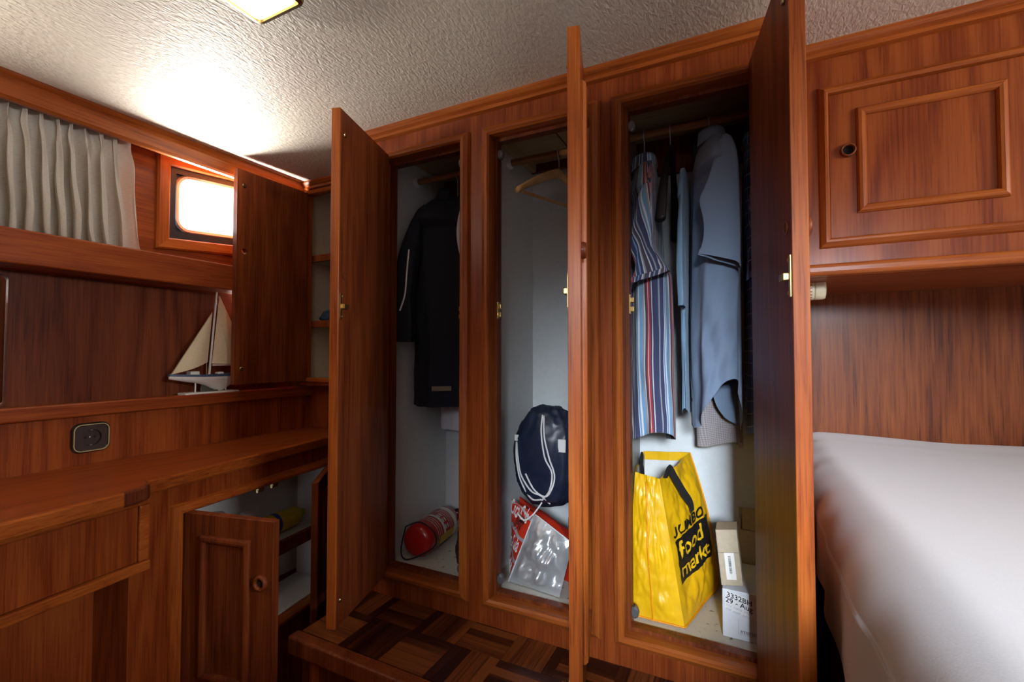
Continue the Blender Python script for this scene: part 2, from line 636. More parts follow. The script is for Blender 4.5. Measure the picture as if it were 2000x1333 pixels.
wl = thing('wall_left', 'red-brown teak hull side with ledge and shelf along the desk', None, (WX, 0.0, FZ), kind='structure')
for y0_, y1_, dy in ((-1.60, 0.30, WIN2), (0.30, 1.64, 0.0)):
    bm = bmesh.new()
    oy, oz = [], []
    hole = [(WY0 + dy, WZ0), (WY1 + dy, WZ0 + (WY1 - WY0) * TILT), (WY1 + dy, WZ1 + (WY1 - WY0) * TILT), (WY0 + dy, WZ1)]
    outer = [(y0_, 0.20), (y1_, 0.20), (y1_, CZ), (y0_, CZ)]
    for h in (0.0, -0.03):
        oy.append([bm.verts.new((WX + h, y, z)) for y, z in outer])
        oz.append([bm.verts.new((WX + h, y, z)) for y, z in hole])
    for i in range(2):
        for k in range(4):
            bm.faces.new([oy[i][k], oy[i][(k + 1) % 4], oz[i][(k + 1) % 4], oz[i][k]])
    for k in range(4):
        bm.faces.new([oz[0][k], oz[0][(k + 1) % 4], oz[1][(k + 1) % 4], oz[1][k]])
        bm.faces.new([oy[0][k], oy[0][(k + 1) % 4], oy[1][(k + 1) % 4], oy[1][k]])
    make('hull_panel', bm, 'teak_y', wl)
quick('figured_panel', [(-1.60, -1.57, -1.60, 1.64, -0.30, 0.20)], 'plum_z', wl)
bm = bmesh.new()
box(bm, -1.56, -1.455, -1.60, 1.185, 0.203, 0.283, 0.004)
make('ledge', bm, 'teak_y', wl)
bm = bmesh.new()
box(bm, -1.57, -1.478, -1.60, 1.235, -0.150, -0.127, 0.001)
make('shelf_board', bm, 'teak_y', wl)
bm = bmesh.new()
box(bm, -1.4785, -1.463, -1.60, 1.235, -0.156, -0.122, 0.005, seg=3)
make('shelf_lip', bm, 'teak_y', wl)
quick('socket_panel', [(-1.50, -1.48, -1.60, 1.24, -0.278, -0.150)], 'teak_panel', wl)
quick('kneehole_panel', [(-1.50, -1.48, 0.54, 1.60, FZ, -0.278), (-1.30, -1.28, -1.60, 0.512, FZ, -0.31)], 'teak_panel', wl)


def cabin_window(name, label, dy):
    """timber surround, rubber seal, rounded alloy frame, pane"""
    wn = thing(name, label, None, (WX, (WY0 + WY1) / 2 + dy, WZ0), kind='structure')
    bm = bmesh.new()
    frame_sweep(bm, WY0 - 0.018, WY1 + 0.018, WZ0 - 0.022, WZ1 + 0.014, [(0, 0), (0, 0.014), (0.004, 0.018), (0.030, 0.018), (0.034, 0.012), (0.034, 0)], lambda a, b, h: wmap(a, b, h, dy))
    make('surround', bm, ['edge_z', 'edge_y'], wn)
    bm = bmesh.new()
    frame_sweep(bm, WY0 - 0.001, WY1 + 0.001, WZ0 - 0.001, WZ1 + 0.001, [(0.020, 0.0), (0.020, 0.004), (-0.004, 0.004), (-0.004, -0.02), (0, -0.02)], lambda a, b, h: wmap(a, b, h, dy))
    make('rubber_seal', bm, 'rubber', wn)
    bm = bmesh.new()
    wcx, wcz, ww, wh = (WY0 + WY1) / 2, (WZ0 + WZ1) / 2, WY1 - WY0, WZ1 - WZ0
    rings = []
    for d, h in ((0.001, -0.012), (0.001, 0.002), (-0.004, 0.006), (-0.012, 0.004), (-0.014, -0.012), (0.001, -0.012)):
        rings.append([wmap(wcx + a, wcz + c, h, dy) for a, c in rrect(ww + 2 * d, wh + 2 * d, 0.045 + d)])
    loops(bm, rings)
    make('alloy_frame', bm, 'aluminium', wn)
    bm = bmesh.new()
    loops(bm, [[wmap(wcx + a, wcz + c, -0.006, dy) for a, c in rrect(ww + 0.006, wh + 0.006, 0.004)], [wmap(wcx + a, wcz + c, -0.006, dy) for a, c in rrect(ww, wh, 0.045)]])
    make('corner_filler', bm, 'rubber', wn)
    bm = bmesh.new()
    loops(bm, [[wmap(wcx + a, wcz + c, h, dy) for a, c in rrect(ww - 0.02, wh - 0.02, 0.035)] for h in (-0.010, -0.006)], True, True, True)
    make('pane', bm, 'window_glass', wn)


cabin_window('window_1', 'rounded rectangular cabin window blazing with daylight beside the curtain', 0.0)
cabin_window('window_2', 'second cabin window further along the hull side', WIN2)

# other walls; the wall behind the camera has the companionway opening
struct(quick('wall_back', [(-1.60, 0.109, 1.60, 1.64, FZ, CZ), (0.109, 1.76, 1.50, 1.64, FZ, CZ)], 'teak_straight'), 'vertical grained teak wall behind the bed')
bm = bmesh.new()
for r in ((1.76, 1.80, -1.60, -0.20, FZ, CZ), (1.76, 1.80, 0.50, 1.64, FZ, CZ), (1.76, 1.80, -0.20, 0.50, FZ, 0.30), (1.76, 1.80, -0.20, 0.50, 0.56, CZ)):
    box(bm, *r)
struct(make('wall_right', bm, 'teak_z'), 'teak wall on the far side of the bed')
bm = bmesh.new()
for r in ((-1.60, 0.25, -1.60, -1.56, FZ, CZ), (1.0, 1.76, -1.60, -1.56, FZ, CZ), (0.25, 1.0, -1.60, -1.56, FZ, 0.25), (0.25, 1.0, -1.60, -1.56, 0.62, CZ)):
    box(bm, *r)
struct(make('wall_front', bm, 'teak_z'), 'teak bulkhead with the companionway opening')

# ceiling trims


def crown(name, pts, label, mats):
    """run a small crown profile along a straight line; pts = start, end, inward normal"""
    a, b2, n = Vector(pts[0]), Vector(pts[1]), Vector(pts[2])
    prof = [(0, 0), (0.026, 0), (0.026, -0.006), (0.020, -0.012), (0.012, -0.016), (0.012, -0.024), (0, -0.026)]
    bm = bmesh.new()
    loops(bm, [[p + n * d + Vector((0, 0, h)) for d, h in prof] for p in (a, b2)], True, True, True)
    for fc in bm.faces:
        fc.smooth = False
    return struct(make(name, bm, mats), label)


bm = bmesh.new()
prof = [(-1.56, 0.636), (-1.458, 0.636), (-1.460, 0.631), (-1.468, 0.624), (-1.472, 0.616), (-1.472, 0.583), (-1.478, 0.577), (-1.492, 0.577), (-1.497, 0.606), (-1.56, 0.606)]
loops(bm, [[Vector((x, y, z)) for x, z in prof] for y in (-1.60, 1.187)], True, True, True)
for fc in bm.faces:
    fc.smooth = False
struct(make('trim_1', bm, 'edge_y'), 'teak pelmet trim along the ceiling above the curtain')
crown('trim_2', ((-1.0, 1.0, CZ), (0.108, 1.0, CZ), (0, -1, 0)), 'narrow teak crown trim over the wardrobe row', 'edge_x')
crown('trim_3', ((-1.457, 1.188, CZ), (-1.0, 1.188, CZ), (0, -1, 0)), 'short teak crown trim over the corner cupboard', 'edge_x')
crown('trim_4', ((0.109, 1.13, CZ), (1.76, 1.13, CZ), (0, -1, 0)), 'teak crown trim over the bed locker', 'edge_x')

# platform with mosaic parquet: squares of five strips, turned in turn
pf = thing('floor_platform', 'dark mosaic parquet platform in front of the wardrobes', None, (-0.45, 0.88, FZ), kind='structure')
quick('riser', [(-0.955, 0.115, 0.785, 1.02, FZ, PZ - 0.012)], 'sapele_z', pf)
bm = bmesh.new()
box(bm, -0.965, 0.115, 0.750, 0.782, PZ - 0.040, PZ + 0.002, 0.006, seg=3)
make('nosing', bm, 'sapele_z', pf)
quick('support_post', [(-0.90, -0.87, 0.76, 0.785, FZ, PZ - 0.04)], 'teak_z', pf)
bmp = bmesh.new()
box(bmp, -0.0593, 0.0593, -0.0117, 0.0117, -0.012, 0.0)
strip_me = bpy.data.meshes.new('plank')
bmesh.ops.recalc_face_normals(bmp, faces=bmp.faces)
bmp.to_mesh(strip_me)
bmp.free()
strip_me.materials.append(MATS['parquet'])
for i in range(9):
    for j in range(2):
        cx_, cy_ = -0.955 + 0.06 + 0.119 * i, 0.783 + 0.06 + 0.119 * j
        turned = (i + j) % 2
        for k in range(5):
            o = bpy.data.objects.new('plank', strip_me)
            col.objects.link(o)
            o.parent = pf
            d = (k - 2) * 0.0238
            x, y = (cx_ + d, cy_) if turned else (cx_, cy_ + d)
            o.location = (x + 0.45, y - 0.88, PZ - FZ + rnd.uniform(-0.0004, 0.0004))
            o.rotation_euler = (0, 0, math.pi / 2 if turned else 0)

# ---------------------------------------------------------------- wardrobes
ZB, ZT = -0.594, 0.545        # opening
RODY, RODZ = 1.17, 0.548


def door_map(hx, hy, side, phi):
    """s along the door from the hinge, t from outer to inner face, z up"""
    p = math.radians(phi)
    if side > 0:
        sd, td = Vector((math.cos(p), -math.sin(p), 0)), Vector((math.sin(p), math.cos(p), 0))
    else:
        sd, td = Vector((-math.cos(p), -math.sin(p), 0)), Vector((-math.sin(p), math.cos(p), 0))
    o = Vector((hx, hy, 0))
    return lambda s, t, z: o + sd * s + td * t + Vector((0, 0, z))


def ring_pull(parent, f, name='ring_pull', r=0.014):
    """turned wooden finger ring; f maps (x, y, height off the face)"""
    bm = bmesh.new()
    lathe(bm, [(r, -0.001), (r * 1.05, 0.005), (r * 0.95, 0.009), (r * 0.78, 0.010), (r * 0.66, 0.007), (r * 0.62, 0.0)], f, 28, cap=False)
    o = make(name, bm, 'sapele_z', parent, smooth=True)
    bm = bmesh.new()
    lathe(bm, [(0.0, 0.0012), (r * 0.63, 0.0012)], f, 20, cap=False)
    return o


def wardrobe(label, x0, x1, ix0, ix1, ox0, ox1, hinge, phi, ends=(False, False)):
    """x0..x1 face panel, ix0..ix1 inside of the carcass, ox0..ox1 door opening"""
    w = thing('wardrobe', label, 'wardrobe', ((x0 + x1) / 2, 1.17, PZ), 'built-in wardrobes')
    YF = 1.0
    bm = bmesh.new()
    for r in ((x0, ox0, YF, YF + 0.02, PZ, CZ), (ox1, x1, YF, YF + 0.02, PZ, CZ), (ox0, ox1, YF, YF + 0.02, ZT, CZ), (ox0, ox1, YF, YF + 0.02, PZ, ZB)):
        box(bm, *r)
    make('face_panel', bm, 'teak_z', w)
    bm = bmesh.new()
    frame_sweep(bm, ox0, ox1, ZB, ZT, [(-0.0008, 0.0135), (-0.0008, 0), (0.0005, -0.012), (0.005, -0.016), (0.012, -0.016), (0.022, -0.009), (0.025, -0.001), (0.025, 0.004)],
                lambda a, b, h: Vector((a, YF + h, b)))
    make('opening_moulding', bm, ['edge_z', 'edge_x'], w)
    bm = bmesh.new()
    frame_sweep(bm, ox0 + 0.009, ox1 - 0.009, ZB + 0.009, ZT - 0.009, [(0, 0.036), (0, 0.014), (0.0085, 0.014), (0.0085, 0.036)], lambda a, b, h: Vector((a, YF + h, b)))
    make('door_stop', bm, ['sapele_z', 'sapele_z'], w)
    fz = ZB + 0.005
    quick('side_panel', [(ix0 - 0.005, ix0, 1.0365, 1.345, fz, 0.60)], 'laminate', w)
    quick('side_panel', [(ix1, ix1 + 0.005, 1.0365, 1.345, fz, 0.60)], 'laminate', w)
    quick('back_panel', [(ix0, ix1, 1.34, 1.345, fz, 0.60)], 'laminate', w)
    quick('floor_board', [(ix0, ix1, 1.0365, 1.34, fz - 0.012, fz)], 'laminate_floor', w)
    quick('roof_board', [(ix0, ix1, 1.0365, 1.34, 0.60, 0.606)], 'pale_ply', w)
    rd = bmesh.new()
    tube(rd, [(ix0 + 0.004, RODY, RODZ), (ix1 - 0.004, RODY, RODZ)], 0.0095, 12)
    rd = make('hanging_rod', rd, 'rod_wood', w, smooth=False)
    for xx, sg in ((ix0, 1), (ix1, -1)):
        bm = bmesh.new()
        lathe(bm, [(0.017, 0), (0.017, 0.008), (0.013, 0.011)], lambda a, b, h, xx=xx, sg=sg: Vector((xx + sg * h, RODY + a, RODZ + b)), 16)
        make('rod_socket', bm, 'bottle_white', rd)
    # hinge strip
    hx = ox0 if hinge > 0 else ox1
    bm = bmesh.new()
    tube(bm, [(hx, YF - 0.018, ZB), (hx, YF - 0.018, ZT)], 0.003, 8)
    make('piano_hinge', bm, 'antique_brass', w)
    # striker and roller catches on the jamb across from the hinge
    jx, sg = (ox1 - 0.009, -1) if hinge > 0 else (ox0 + 0.009, 1)
    for z in (0.505, -0.556):
        bm = bmesh.new()
        lathe(bm, [(0.0, -0.007), (0.009, -0.007), (0.013, -0.004), (0.013, 0.004), (0.009, 0.007), (0.0, 0.007)], lambda a, b, h, z=z: Vector((jx + sg * (0.006 + a * 0.7), 1.022 + h, z + b)), 8)
        make('roller_catch', bm, 'grey_catch', w)
    bm = bmesh.new()
    box(bm, min(jx, jx + sg * 0.003), max(jx, jx + sg * 0.003), 1.012, 1.026, 0.088, 0.130, 0.0005)
    for z in (0.098, 0.118):
        box(bm, min(jx, jx + sg * 0.010), max(jx, jx + sg * 0.010), 1.014, 1.024, z - 0.006, z + 0.006, 0.0015)
    make('brass_striker', bm, 'brass', w)
    # the door
    W, T = 0.258, 0.020
    zb, zt = ZB - 0.008, ZT + 0.010
    f = door_map(hx, YF - 0.018, hinge, phi)
    bm = bmesh.new()
    box(bm, 0, W - 0.006, 0, T, zb, zt, f=f)
    d = make('door', bm, 'sapele_z', w)
    bm = bmesh.new()
    box(bm, W - 0.006, W, -0.0003, T + 0.0003, zb, zt, 0.0006, f=f, seg=1)
    make('edge_strip', bm, 'edge_z', d)
    bm = bmesh.new()
    box(bm, 0.0, W - 0.006, -0.001, -0.0001, zb, zt, f=f)
    make('front_veneer', bm, 'teak_panel', d)
    bm = bmesh.new()
    frame_sweep(bm, 0.055, W - 0.055, zb + 0.075, zt - 0.075, HALF_ROUND, lambda a, b, h: f(a, -h, b))
    make('panel_moulding', bm, ['edge_z', 'edge_x'], d)
    ring_pull(d, lambda a, b, h: f(W - 0.028 + a, -h, 0.178 + b))
    bm = bmesh.new()
    lathe(bm, [(0.0095, 0.0), (0.0095, 0.0008), (0.0075, 0.0010), (0.007, -0.001), (0.0, -0.001)], lambda a, b, h: f(W - 0.028 + a, T + 0.0006 + h, 0.178 + b), 20)
    make('finger_hole', bm, 'plum_z', d)
    bm = bmesh.new()
    box(bm, W - 0.014, W - 0.006, T, T + 0.002, 0.078, 0.136, 0.0005, f=f)
    box(bm, W - 0.034, W - 0.012, T + 0.001, T + 0.009, 0.102, 0.112, 0.001, f=f)
    for z in (0.084, 0.130):
        lathe(bm, [(0.003, 0), (0.003, 0.002), (0.0015, 0.003)], lambda a, b, h, z=z: f(W - 0.015 + a, T + h, z + b), 10)
    make('brass_latch', bm, 'brass', d)
    for z in (zt - 0.055, zb + 0.055):
        bm = bmesh.new()
        lathe(bm, [(0.0055, 0), (0.0055, 0.002), (0.004, 0.0035), (0.0, 0.0035)], lambda a, b, h, z=z: f(W - 0.020 + a, T + h, z + b), 14)
        make('catch_button', bm, 'antique_brass', d)
    return w


w1 = wardrobe('dark wardrobe holding the navy jacket and fire extinguisher', -1.0, -0.600, -0.925, -0.606, -0.896, -0.643, 1, 73.0)
w2 = wardrobe('pale wardrobe holding the empty wooden hanger and foil bag', -0.600, -0.270, -0.594, -0.276, -0.556, -0.304, -1, 104.6)
w3 = wardrobe('wardrobe full of shirts with the yellow shopping bag', -0.270, 0.108, -0.262, 0.074, -0.228, 0.038, -1, 100.0)
quick('end_panel', [(0.086, 0.108, 1.0205, 1.499, PZ, CZ)], 'teak_z', w3)
quick('end_panel', [(-1.0, -0.98, 1.0205, 1.56, PZ, CZ)], 'teak_z', w1)
# dark boards standing in for the opening's shadow high on the back walls, ceiling battens of the pale wardrobe, screw holes of the dark one
for w, a, b2 in ((w1, -0.925, -0.606), (w3, -0.262, 0.074)):
    quick('rear_board_shade', [(a, b2, 1.325, 1.3398, 0.50, 0.60)], 'sapele_z', w)
quick('rear_board_shade', [(-0.594, -0.276, 1.325, 1.3398, 0.575, 0.60)], 'sapele_z', w2)
quick('roof_batten', [(-0.593, -0.575, 1.037, 1.325, 0.575, 0.5999)], 'pale_ply', w2)
quick('roof_seam', [(-0.445, -0.442, 1.037, 1.325, 0.598, 0.5999)], 'sapele_z', w2)
for yy in (1.07, ):
    for z in (0.50, 0.33, 0.16, 0.0, -0.17, -0.33, -0.50):
        bm = bmesh.new()
        lathe(bm, [(0.0028, 0), (0.0028, 0.0006), (0, 0.0006)], lambda a, b, h, z=z: Vector((-0.925 + h, yy + a, z + b)), 8)
        make('shelf_pin_hole', bm, 'black_plastic', w1)

# ---------------------------------------------------------------- corner cupboard
YC = 1.188
cc = thing('corner_cupboard', 'tall corner cupboard with cream lining and its plain teak door swung open', 'cupboard', (-1.25, 1.38, -0.278))
ox0, ox1, oz0, oz1 = -1.443, -1.150, -0.088, 0.592
bm = bmesh.new()
for r in ((-1.475, ox0, YC, YC + 0.02, -0.115, CZ), (ox1, -1.001, YC, YC + 0.02, -0.115, CZ), (ox0, ox1, YC, YC + 0.02, oz1, CZ), (ox0, ox1, YC, YC + 0.02, -0.115, oz0)):
    box(bm, *r)
make('face_frame', bm, 'teak_z', cc)
bm = bmesh.new()
frame_sweep(bm, ox0, ox1, oz0, oz1, [(-0.0008, 0.0195), (-0.0008, 0), (0.001, -0.008), (0.012, -0.010), (0.018, -0.004), (0.018, 0.002)], lambda a, b, h: Vector((a, YC + h, b)))
make('opening_moulding', bm, ['edge_z', 'edge_x'], cc)
quick('side_panel', [(-1.475, -1.470, YC + 0.0205, 1.55, -0.115, CZ)], 'cream_lining', cc)
quick('side_panel', [(-1.010, -1.001, YC + 0.0205, 1.55, -0.115, CZ)], 'cream_lining', cc)
quick('back_panel', [(-1.470, -1.010, 1.54, 1.55, -0.115, CZ)], 'cream_lining', cc)
quick('floor_board', [(-1.470, -1.010, YC + 0.0205, 1.54, -0.115, -0.098)], 'cream_lining', cc)
quick('lower_panel', [(-1.479, -1.001, 1.242, 1.26, -0.278, -0.1155)], 'teak_z', cc)
for z in (0.365, 0.118):
    quick('shelf', [(-1.470, -1.010, YC + 0.035, 1.54, z - 0.014, z)], 'cream_lining', cc)
    bm = bmesh.new()
    box(bm, -1.470, -1.010, YC + 0.022, YC + 0.0345, z - 0.020, z + 0.006, 0.002)
    make('shelf_edge', bm, 'sapele_z', cc)
f = door_map(-1.452, YC - 0.010, 1, 91.5)
zb, zt = -0.098, 0.596
bm = bmesh.new()
W, T = 0.262, 0.020
box(bm, 0, W, 0, T, zb, zt, f=f)
# finger hole drilled through: built as a short open tube framed by a cut board
bm.free()
bm = bmesh.new()
hs, hz, hr = W - 0.026, 0.332, 0.009
n = 24
circ = [(hs + hr * math.cos(2 * math.pi * k / n), hz + hr * math.sin(2 * math.pi * k / n)) for k in range(n)]


def sq(a, c):
    dx, dz = a - hs, c - hz
    q = max(abs(dx), abs(dz))
    return hs + dx / q * 0.022, hz + dz / q * 0.022


sqr = [sq(a, c) for a, c in circ]
for t in (0, T):
    loops(bm, [[f(a, t, c) for a, c in sqr], [f(a, t, c) for a, c in circ]])
loops(bm, [[f(a, 0, c) for a, c in circ], [f(a, T, c) for a, c in circ]])
for r in ((0, hs - 0.022, 0, T, zb, zt), (hs + 0.022, W, 0, T, zb, zt), (hs - 0.022, hs + 0.022, 0, T, zb, hz - 0.022), (hs - 0.022, hs + 0.022, 0, T, hz + 0.022, zt)):
    box(bm, *r, f=f)
for fc in bm.faces:
    fc.smooth = False
d = make('door', bm, 'sapele_z', cc)
for z in (zt - 0.05, zb + 0.05):
    bm = bmesh.new()
    lathe(bm, [(0.0065, 0), (0.0065, 0.002), (0.005, 0.0035), (0.0, 0.0035)], lambda a, b, h, z=z: f(W - 0.022 + a, T + h, z + b), 16)
    make('catch_button', bm, 'antique_brass', d)

# ---------------------------------------------------------------- bed locker overhead
YR = 1.13
ol = thing('overhead_locker', 'teak overhead locker with framed door above the bed', 'cupboard', (0.9, 1.31, 0.155))
dx0, dx1, dz0, dz1 = 0.165, 0.490, 0.235, 0.533
bm = bmesh.new()
for r in ((0.109, dx0, YR, YR + 0.02, 0.180, CZ), (dx1, 1.75, YR, YR + 0.02, 0.180, CZ), (dx0, dx1, YR, YR + 0.02, dz1, CZ), (dx0, dx1, YR, YR + 0.02, 0.180, dz0)):
    box(bm, *r)
make('face_panel', bm, 'teak_panel', ol)
bm = bmesh.new()
box(bm, 0.109, 1.75, YR - 0.012, YR + 0.025, 0.160, 0.184, 0.008, seg=4)
make('bottom_rail', bm, 'edge_x', ol)
quick('bottom_board', [(0.109, 1.75, YR + 0.025, 1.499, 0.160, 0.172)], 'teak_x', ol)
bm = bmesh.new()
frame_sweep(bm, dx0, dx1, dz0, dz1, [(-0.0006, 0.0195), (-0.0006, 0), (0.0005, -0.010), (0.004, -0.013), (0.008, -0.013), (0.016, -0.006), (0.019, 0.0), (0.019, 0.004)], lambda a, b, h: Vector((a, YR + h, b)))
make('opening_moulding', bm, ['edge_z', 'edge_x'], ol)
bm = bmesh.new()
box(bm, dx0 + 0.001, dx1 - 0.001, YR - 0.002, YR + 0.018, dz0 + 0.001, dz1 - 0.0012, 0.0006, seg=1)
d = make('door', bm, 'teak_panel', ol)
bm = bmesh.new()
frame_sweep(bm, 0.219, 0.425, 0.290, 0.486, HALF_ROUND, lambda a, b, h: Vector((a, YR - 0.002 - h, b)))
make('panel_moulding', bm, ['edge_z', 'edge_x'], d)
bm = bmesh.new()
lathe(bm, [(0.0135, 0), (0.0135, 0.007), (0.0125, 0.009), (0.0105, 0.009), (0.0095, 0.007), (0.0095, -0.002)], lambda a, b, h: Vector((0.197 + a, YR - 0.002 - h, 0.411 + b)), 28, cap=False)
make('ring_pull', bm, 'sapele_z', d, smooth=True)
bm = bmesh.new()
lathe(bm, [(0.0, 0.0006), (0.0098, 0.0006)], lambda a, b, h: Vector((0.197 + a, YR - 0.002 - h, 0.411 + b)), 24, cap=False)
make('finger_hole', bm, 'hole_black', d)

# reading lamp on the wardrobe end panel
rl = thing('reading_lamp', 'cream ribbed cylindrical reading lamp under the overhead locker', 'lamp', (0.1085, 1.245, 0.12))
fl = lambda a, b, h: Vector((0.1085 + h * 1.2, 1.245 + a, 0.147 + b))
bm = bmesh.new()
lathe(bm, [(0.024, 0), (0.0245, 0.0), (0.024, 0.033)], fl, 36)
make('lamp_body', bm, 'cream_plastic', rl)
bm = bmesh.new()
lathe(bm, [(0.0235, 0.0335), (0.0242, 0.036), (0.0238, 0.047), (0.022, 0.051), (0.016, 0.052), (0, 0.052)], fl, 36)
make('lamp_cap', bm, 'cream_plastic', rl, smooth=True)
for k in range(20):
    t = 2 * math.pi * k / 20
    bm = bmesh.new()
    ff = lambda a, b, h, t=t: fl(h * math.cos(t) - a * math.sin(t), h * math.sin(t) + a * math.cos(t), b)
    box(bm, -0.0007, 0.0007, 0.004, 0.029, 0.0238, 0.0248, f=lambda a, b, h: ff(a, b, h))
    make('cooling_slot', bm, 'black_plastic', rl)

# ---------------------------------------------------------------- desk run
DZ = -0.278


def desk_front(y):
    """x of the worktop edge: deep over the drawer, an ogee back to the cupboard"""
    a = -1.082 - 0.13 * (y - 0.30)
    c = -1.160 - 0.148 * (y - 0.555)
    t = min(1, max(0, (y - 0.490) / 0.061))
    t = 1 - math.sqrt(max(0.0, 1 - t ** 2.6))
    return a * (1 - t) + c * t


dk = thing('desk_worktop', 'long polished teak worktop with an ogee step in its front edge', 'worktop', (-1.3, 0.4, DZ - 0.03))
ys = [-1.2, -0.6, 0.0, 0.30, 0.42, 0.47] + [0.485 + 0.0055 * k for k in range(13)] + [0.60, 0.75, 0.90, 1.05, 1.24]
bm = bmesh.new()
rings = [[Vector((-1.4795, y, z)) for z in (DZ, DZ - 0.026)] for y in ys]
bm2 = [[Vector((-1.4795, y, DZ)), Vector((desk_front(y) - 0.014, y, DZ)), Vector((desk_front(y) - 0.014, y, DZ - 0.026)), Vector((-1.4795, y, DZ - 0.026))] for y in ys]
loops(bm, bm2, True, True, True)
for fc in bm.faces:
    fc.smooth = False
make('board', bm, 'teak_y', dk)
for nm, lo, hi, mt in (('edge_strip', -1.2, 0.4850, 'edge_y'), ('ogee_block', 0.4850, 0.5510, 'plum_z'), ('edge_strip', 0.5510, 1.24, 'edge_y')):
    bm = bmesh.new()
    rr = []
    for y in [v for v in ys if lo - 1e-6 <= v <= hi + 1e-6]:
        x = desk_front(y)
        rr.append([Vector((x - 0.0139, y, DZ + 0.0008)), Vector((x - 0.003, y, DZ + 0.0008)), Vector((x, y, DZ - 0.003)), Vector((x, y, DZ - 0.025)), Vector((x - 0.003, y, DZ - 0.030)), Vector((x - 0.0139, y, DZ - 0.030))])
    loops(bm, rr, True, True, True)
    for fc in bm.faces:
        fc.smooth = False
    make(nm, bm, mt, dk)

# drawer over the kneehole, front follows the slanting edge
SL = math.atan(0.13)


def run_map(x, y, ang):
    """a along the run (towards the wardrobes), t outwards from the face, z up"""
    ad = Vector((-math.sin(ang), math.cos(ang), 0))
    td = Vector((math.cos(ang), math.sin(ang), 0))
    o = Vector((x, y, 0))
    return lambda a, t, z: o + ad * a + td * t + Vector((0, 0, z))


fd = run_map(-1.108, 0.30, SL)
dr = thing('kneehole_unit', 'wide flat-fronted teak drawer under the worktop over the kneehole', 'drawer', (-1.15, 0.25, -0.47))
bm = bmesh.new()
box(bm, -0.90, 0.226, -0.014, -0.001, -0.436, -0.3205, 0.001, f=fd, seg=1)
make('drawer_front', bm, 'teak_z', dr)
bm = bmesh.new()
for r in ((-0.95, 0.248, -0.018, 0.004, -0.3195, -0.3085), (0.2275, 0.248, -0.018, 0.003, -0.437, -0.3195), (-0.95, 0.248, -0.018, 0.008, -0.458, -0.4375)):
    box(bm, *r, bev=0.003, f=fd)
make('drawer_frame', bm, 'edge_y', dr)
quick('drawer_box', [(-0.90, 0.22, -0.25, -0.019, -0.43, -0.325)], 'sapele_z', dr, f=fd)

# cupboard under the worktop
SC_ = math.atan(0.148)
fk = run_map(-1.172, 0.525, SC_)
dc = thing('desk_cupboard', 'low white-lined teak cupboard with two open doors under the worktop', 'cupboard', (-1.3, 0.85, FZ))
a0, a1, cz0, cz1 = 0.108, 0.640, -0.785, -0.376
bm = bmesh.new()
for r in ((0.0, a0, -0.02, 0, FZ, -0.3085), (a1, 0.700, -0.02, 0, FZ, -0.3085), (a0, a1, -0.02, 0, cz1, -0.3085), (a0, a1, -0.02, 0, FZ, cz0)):
    box(bm, *r, f=fk)
make('face_frame', bm, 'teak_z', dc)
bm = bmesh.new()
frame_sweep(bm, a0, a1, cz0, cz1, [(-0.0008, -0.0195), (-0.0008, 0), (0.001, 0.012), (0.004, 0.016), (0.010, 0.016), (0.020, 0.008), (0.024, 0.0), (0.024, -0.004)], lambda a, b, h: fk(a, h, b))
make('opening_moulding', bm, ['edge_z', 'edge_y'], dc)
quick('gable', [(0.0, 0.018, -0.245, -0.0205, FZ, -0.309)], 'teak_z', dc, f=fk)
quick('side_panel', [(0.085, 0.090, -0.215, -0.0205, cz0, -0.32)], 'laminate', dc, f=fk)
quick('side_panel', [(0.664, 0.669, -0.175, -0.0205, cz0, -0.32)], 'laminate', dc, f=fk)
bm = bmesh.new()
box(bm, -1.478, -1.472, 0.585, 1.30, cz0, -0.32)
make('back_panel', bm, 'laminate', dc)
quick('floor_board', [(0.090, 0.664, -0.175, -0.0205, cz0 - 0.014, cz0 + 0.002)], 'laminate', dc, f=fk)
quick('roof_board', [(0.090, 0.664, -0.175, -0.0205, -0.318, -0.309)], 'laminate', dc, f=fk)
quick('shelf', [(0.0905, 0.6635, -0.17, -0.070, -0.606, -0.594)], 'laminate', dc, f=fk)
bm = bmesh.new()
box(bm, 0.0905, 0.6635, -0.0695, -0.052, -0.628, -0.588, 0.002, f=fk)
make('shelf_edge', bm, 'sapele_z', dc)
for a in (0.335, 0.385):
    bm = bmesh.new()
    box(bm, a, a + 0.02, -0.016, -0.004, cz1 - 0.016, cz1 - 0.001, 0.002, f=fk)
    lathe(bm, [(0.004, 0), (0.004, 0.022)], lambda x, y, h, a=a: fk(a - 0.001 + h, -0.010 + x, cz1 - 0.014 + y), 10)
    make('double_catch', bm, 'antique_brass', dc)


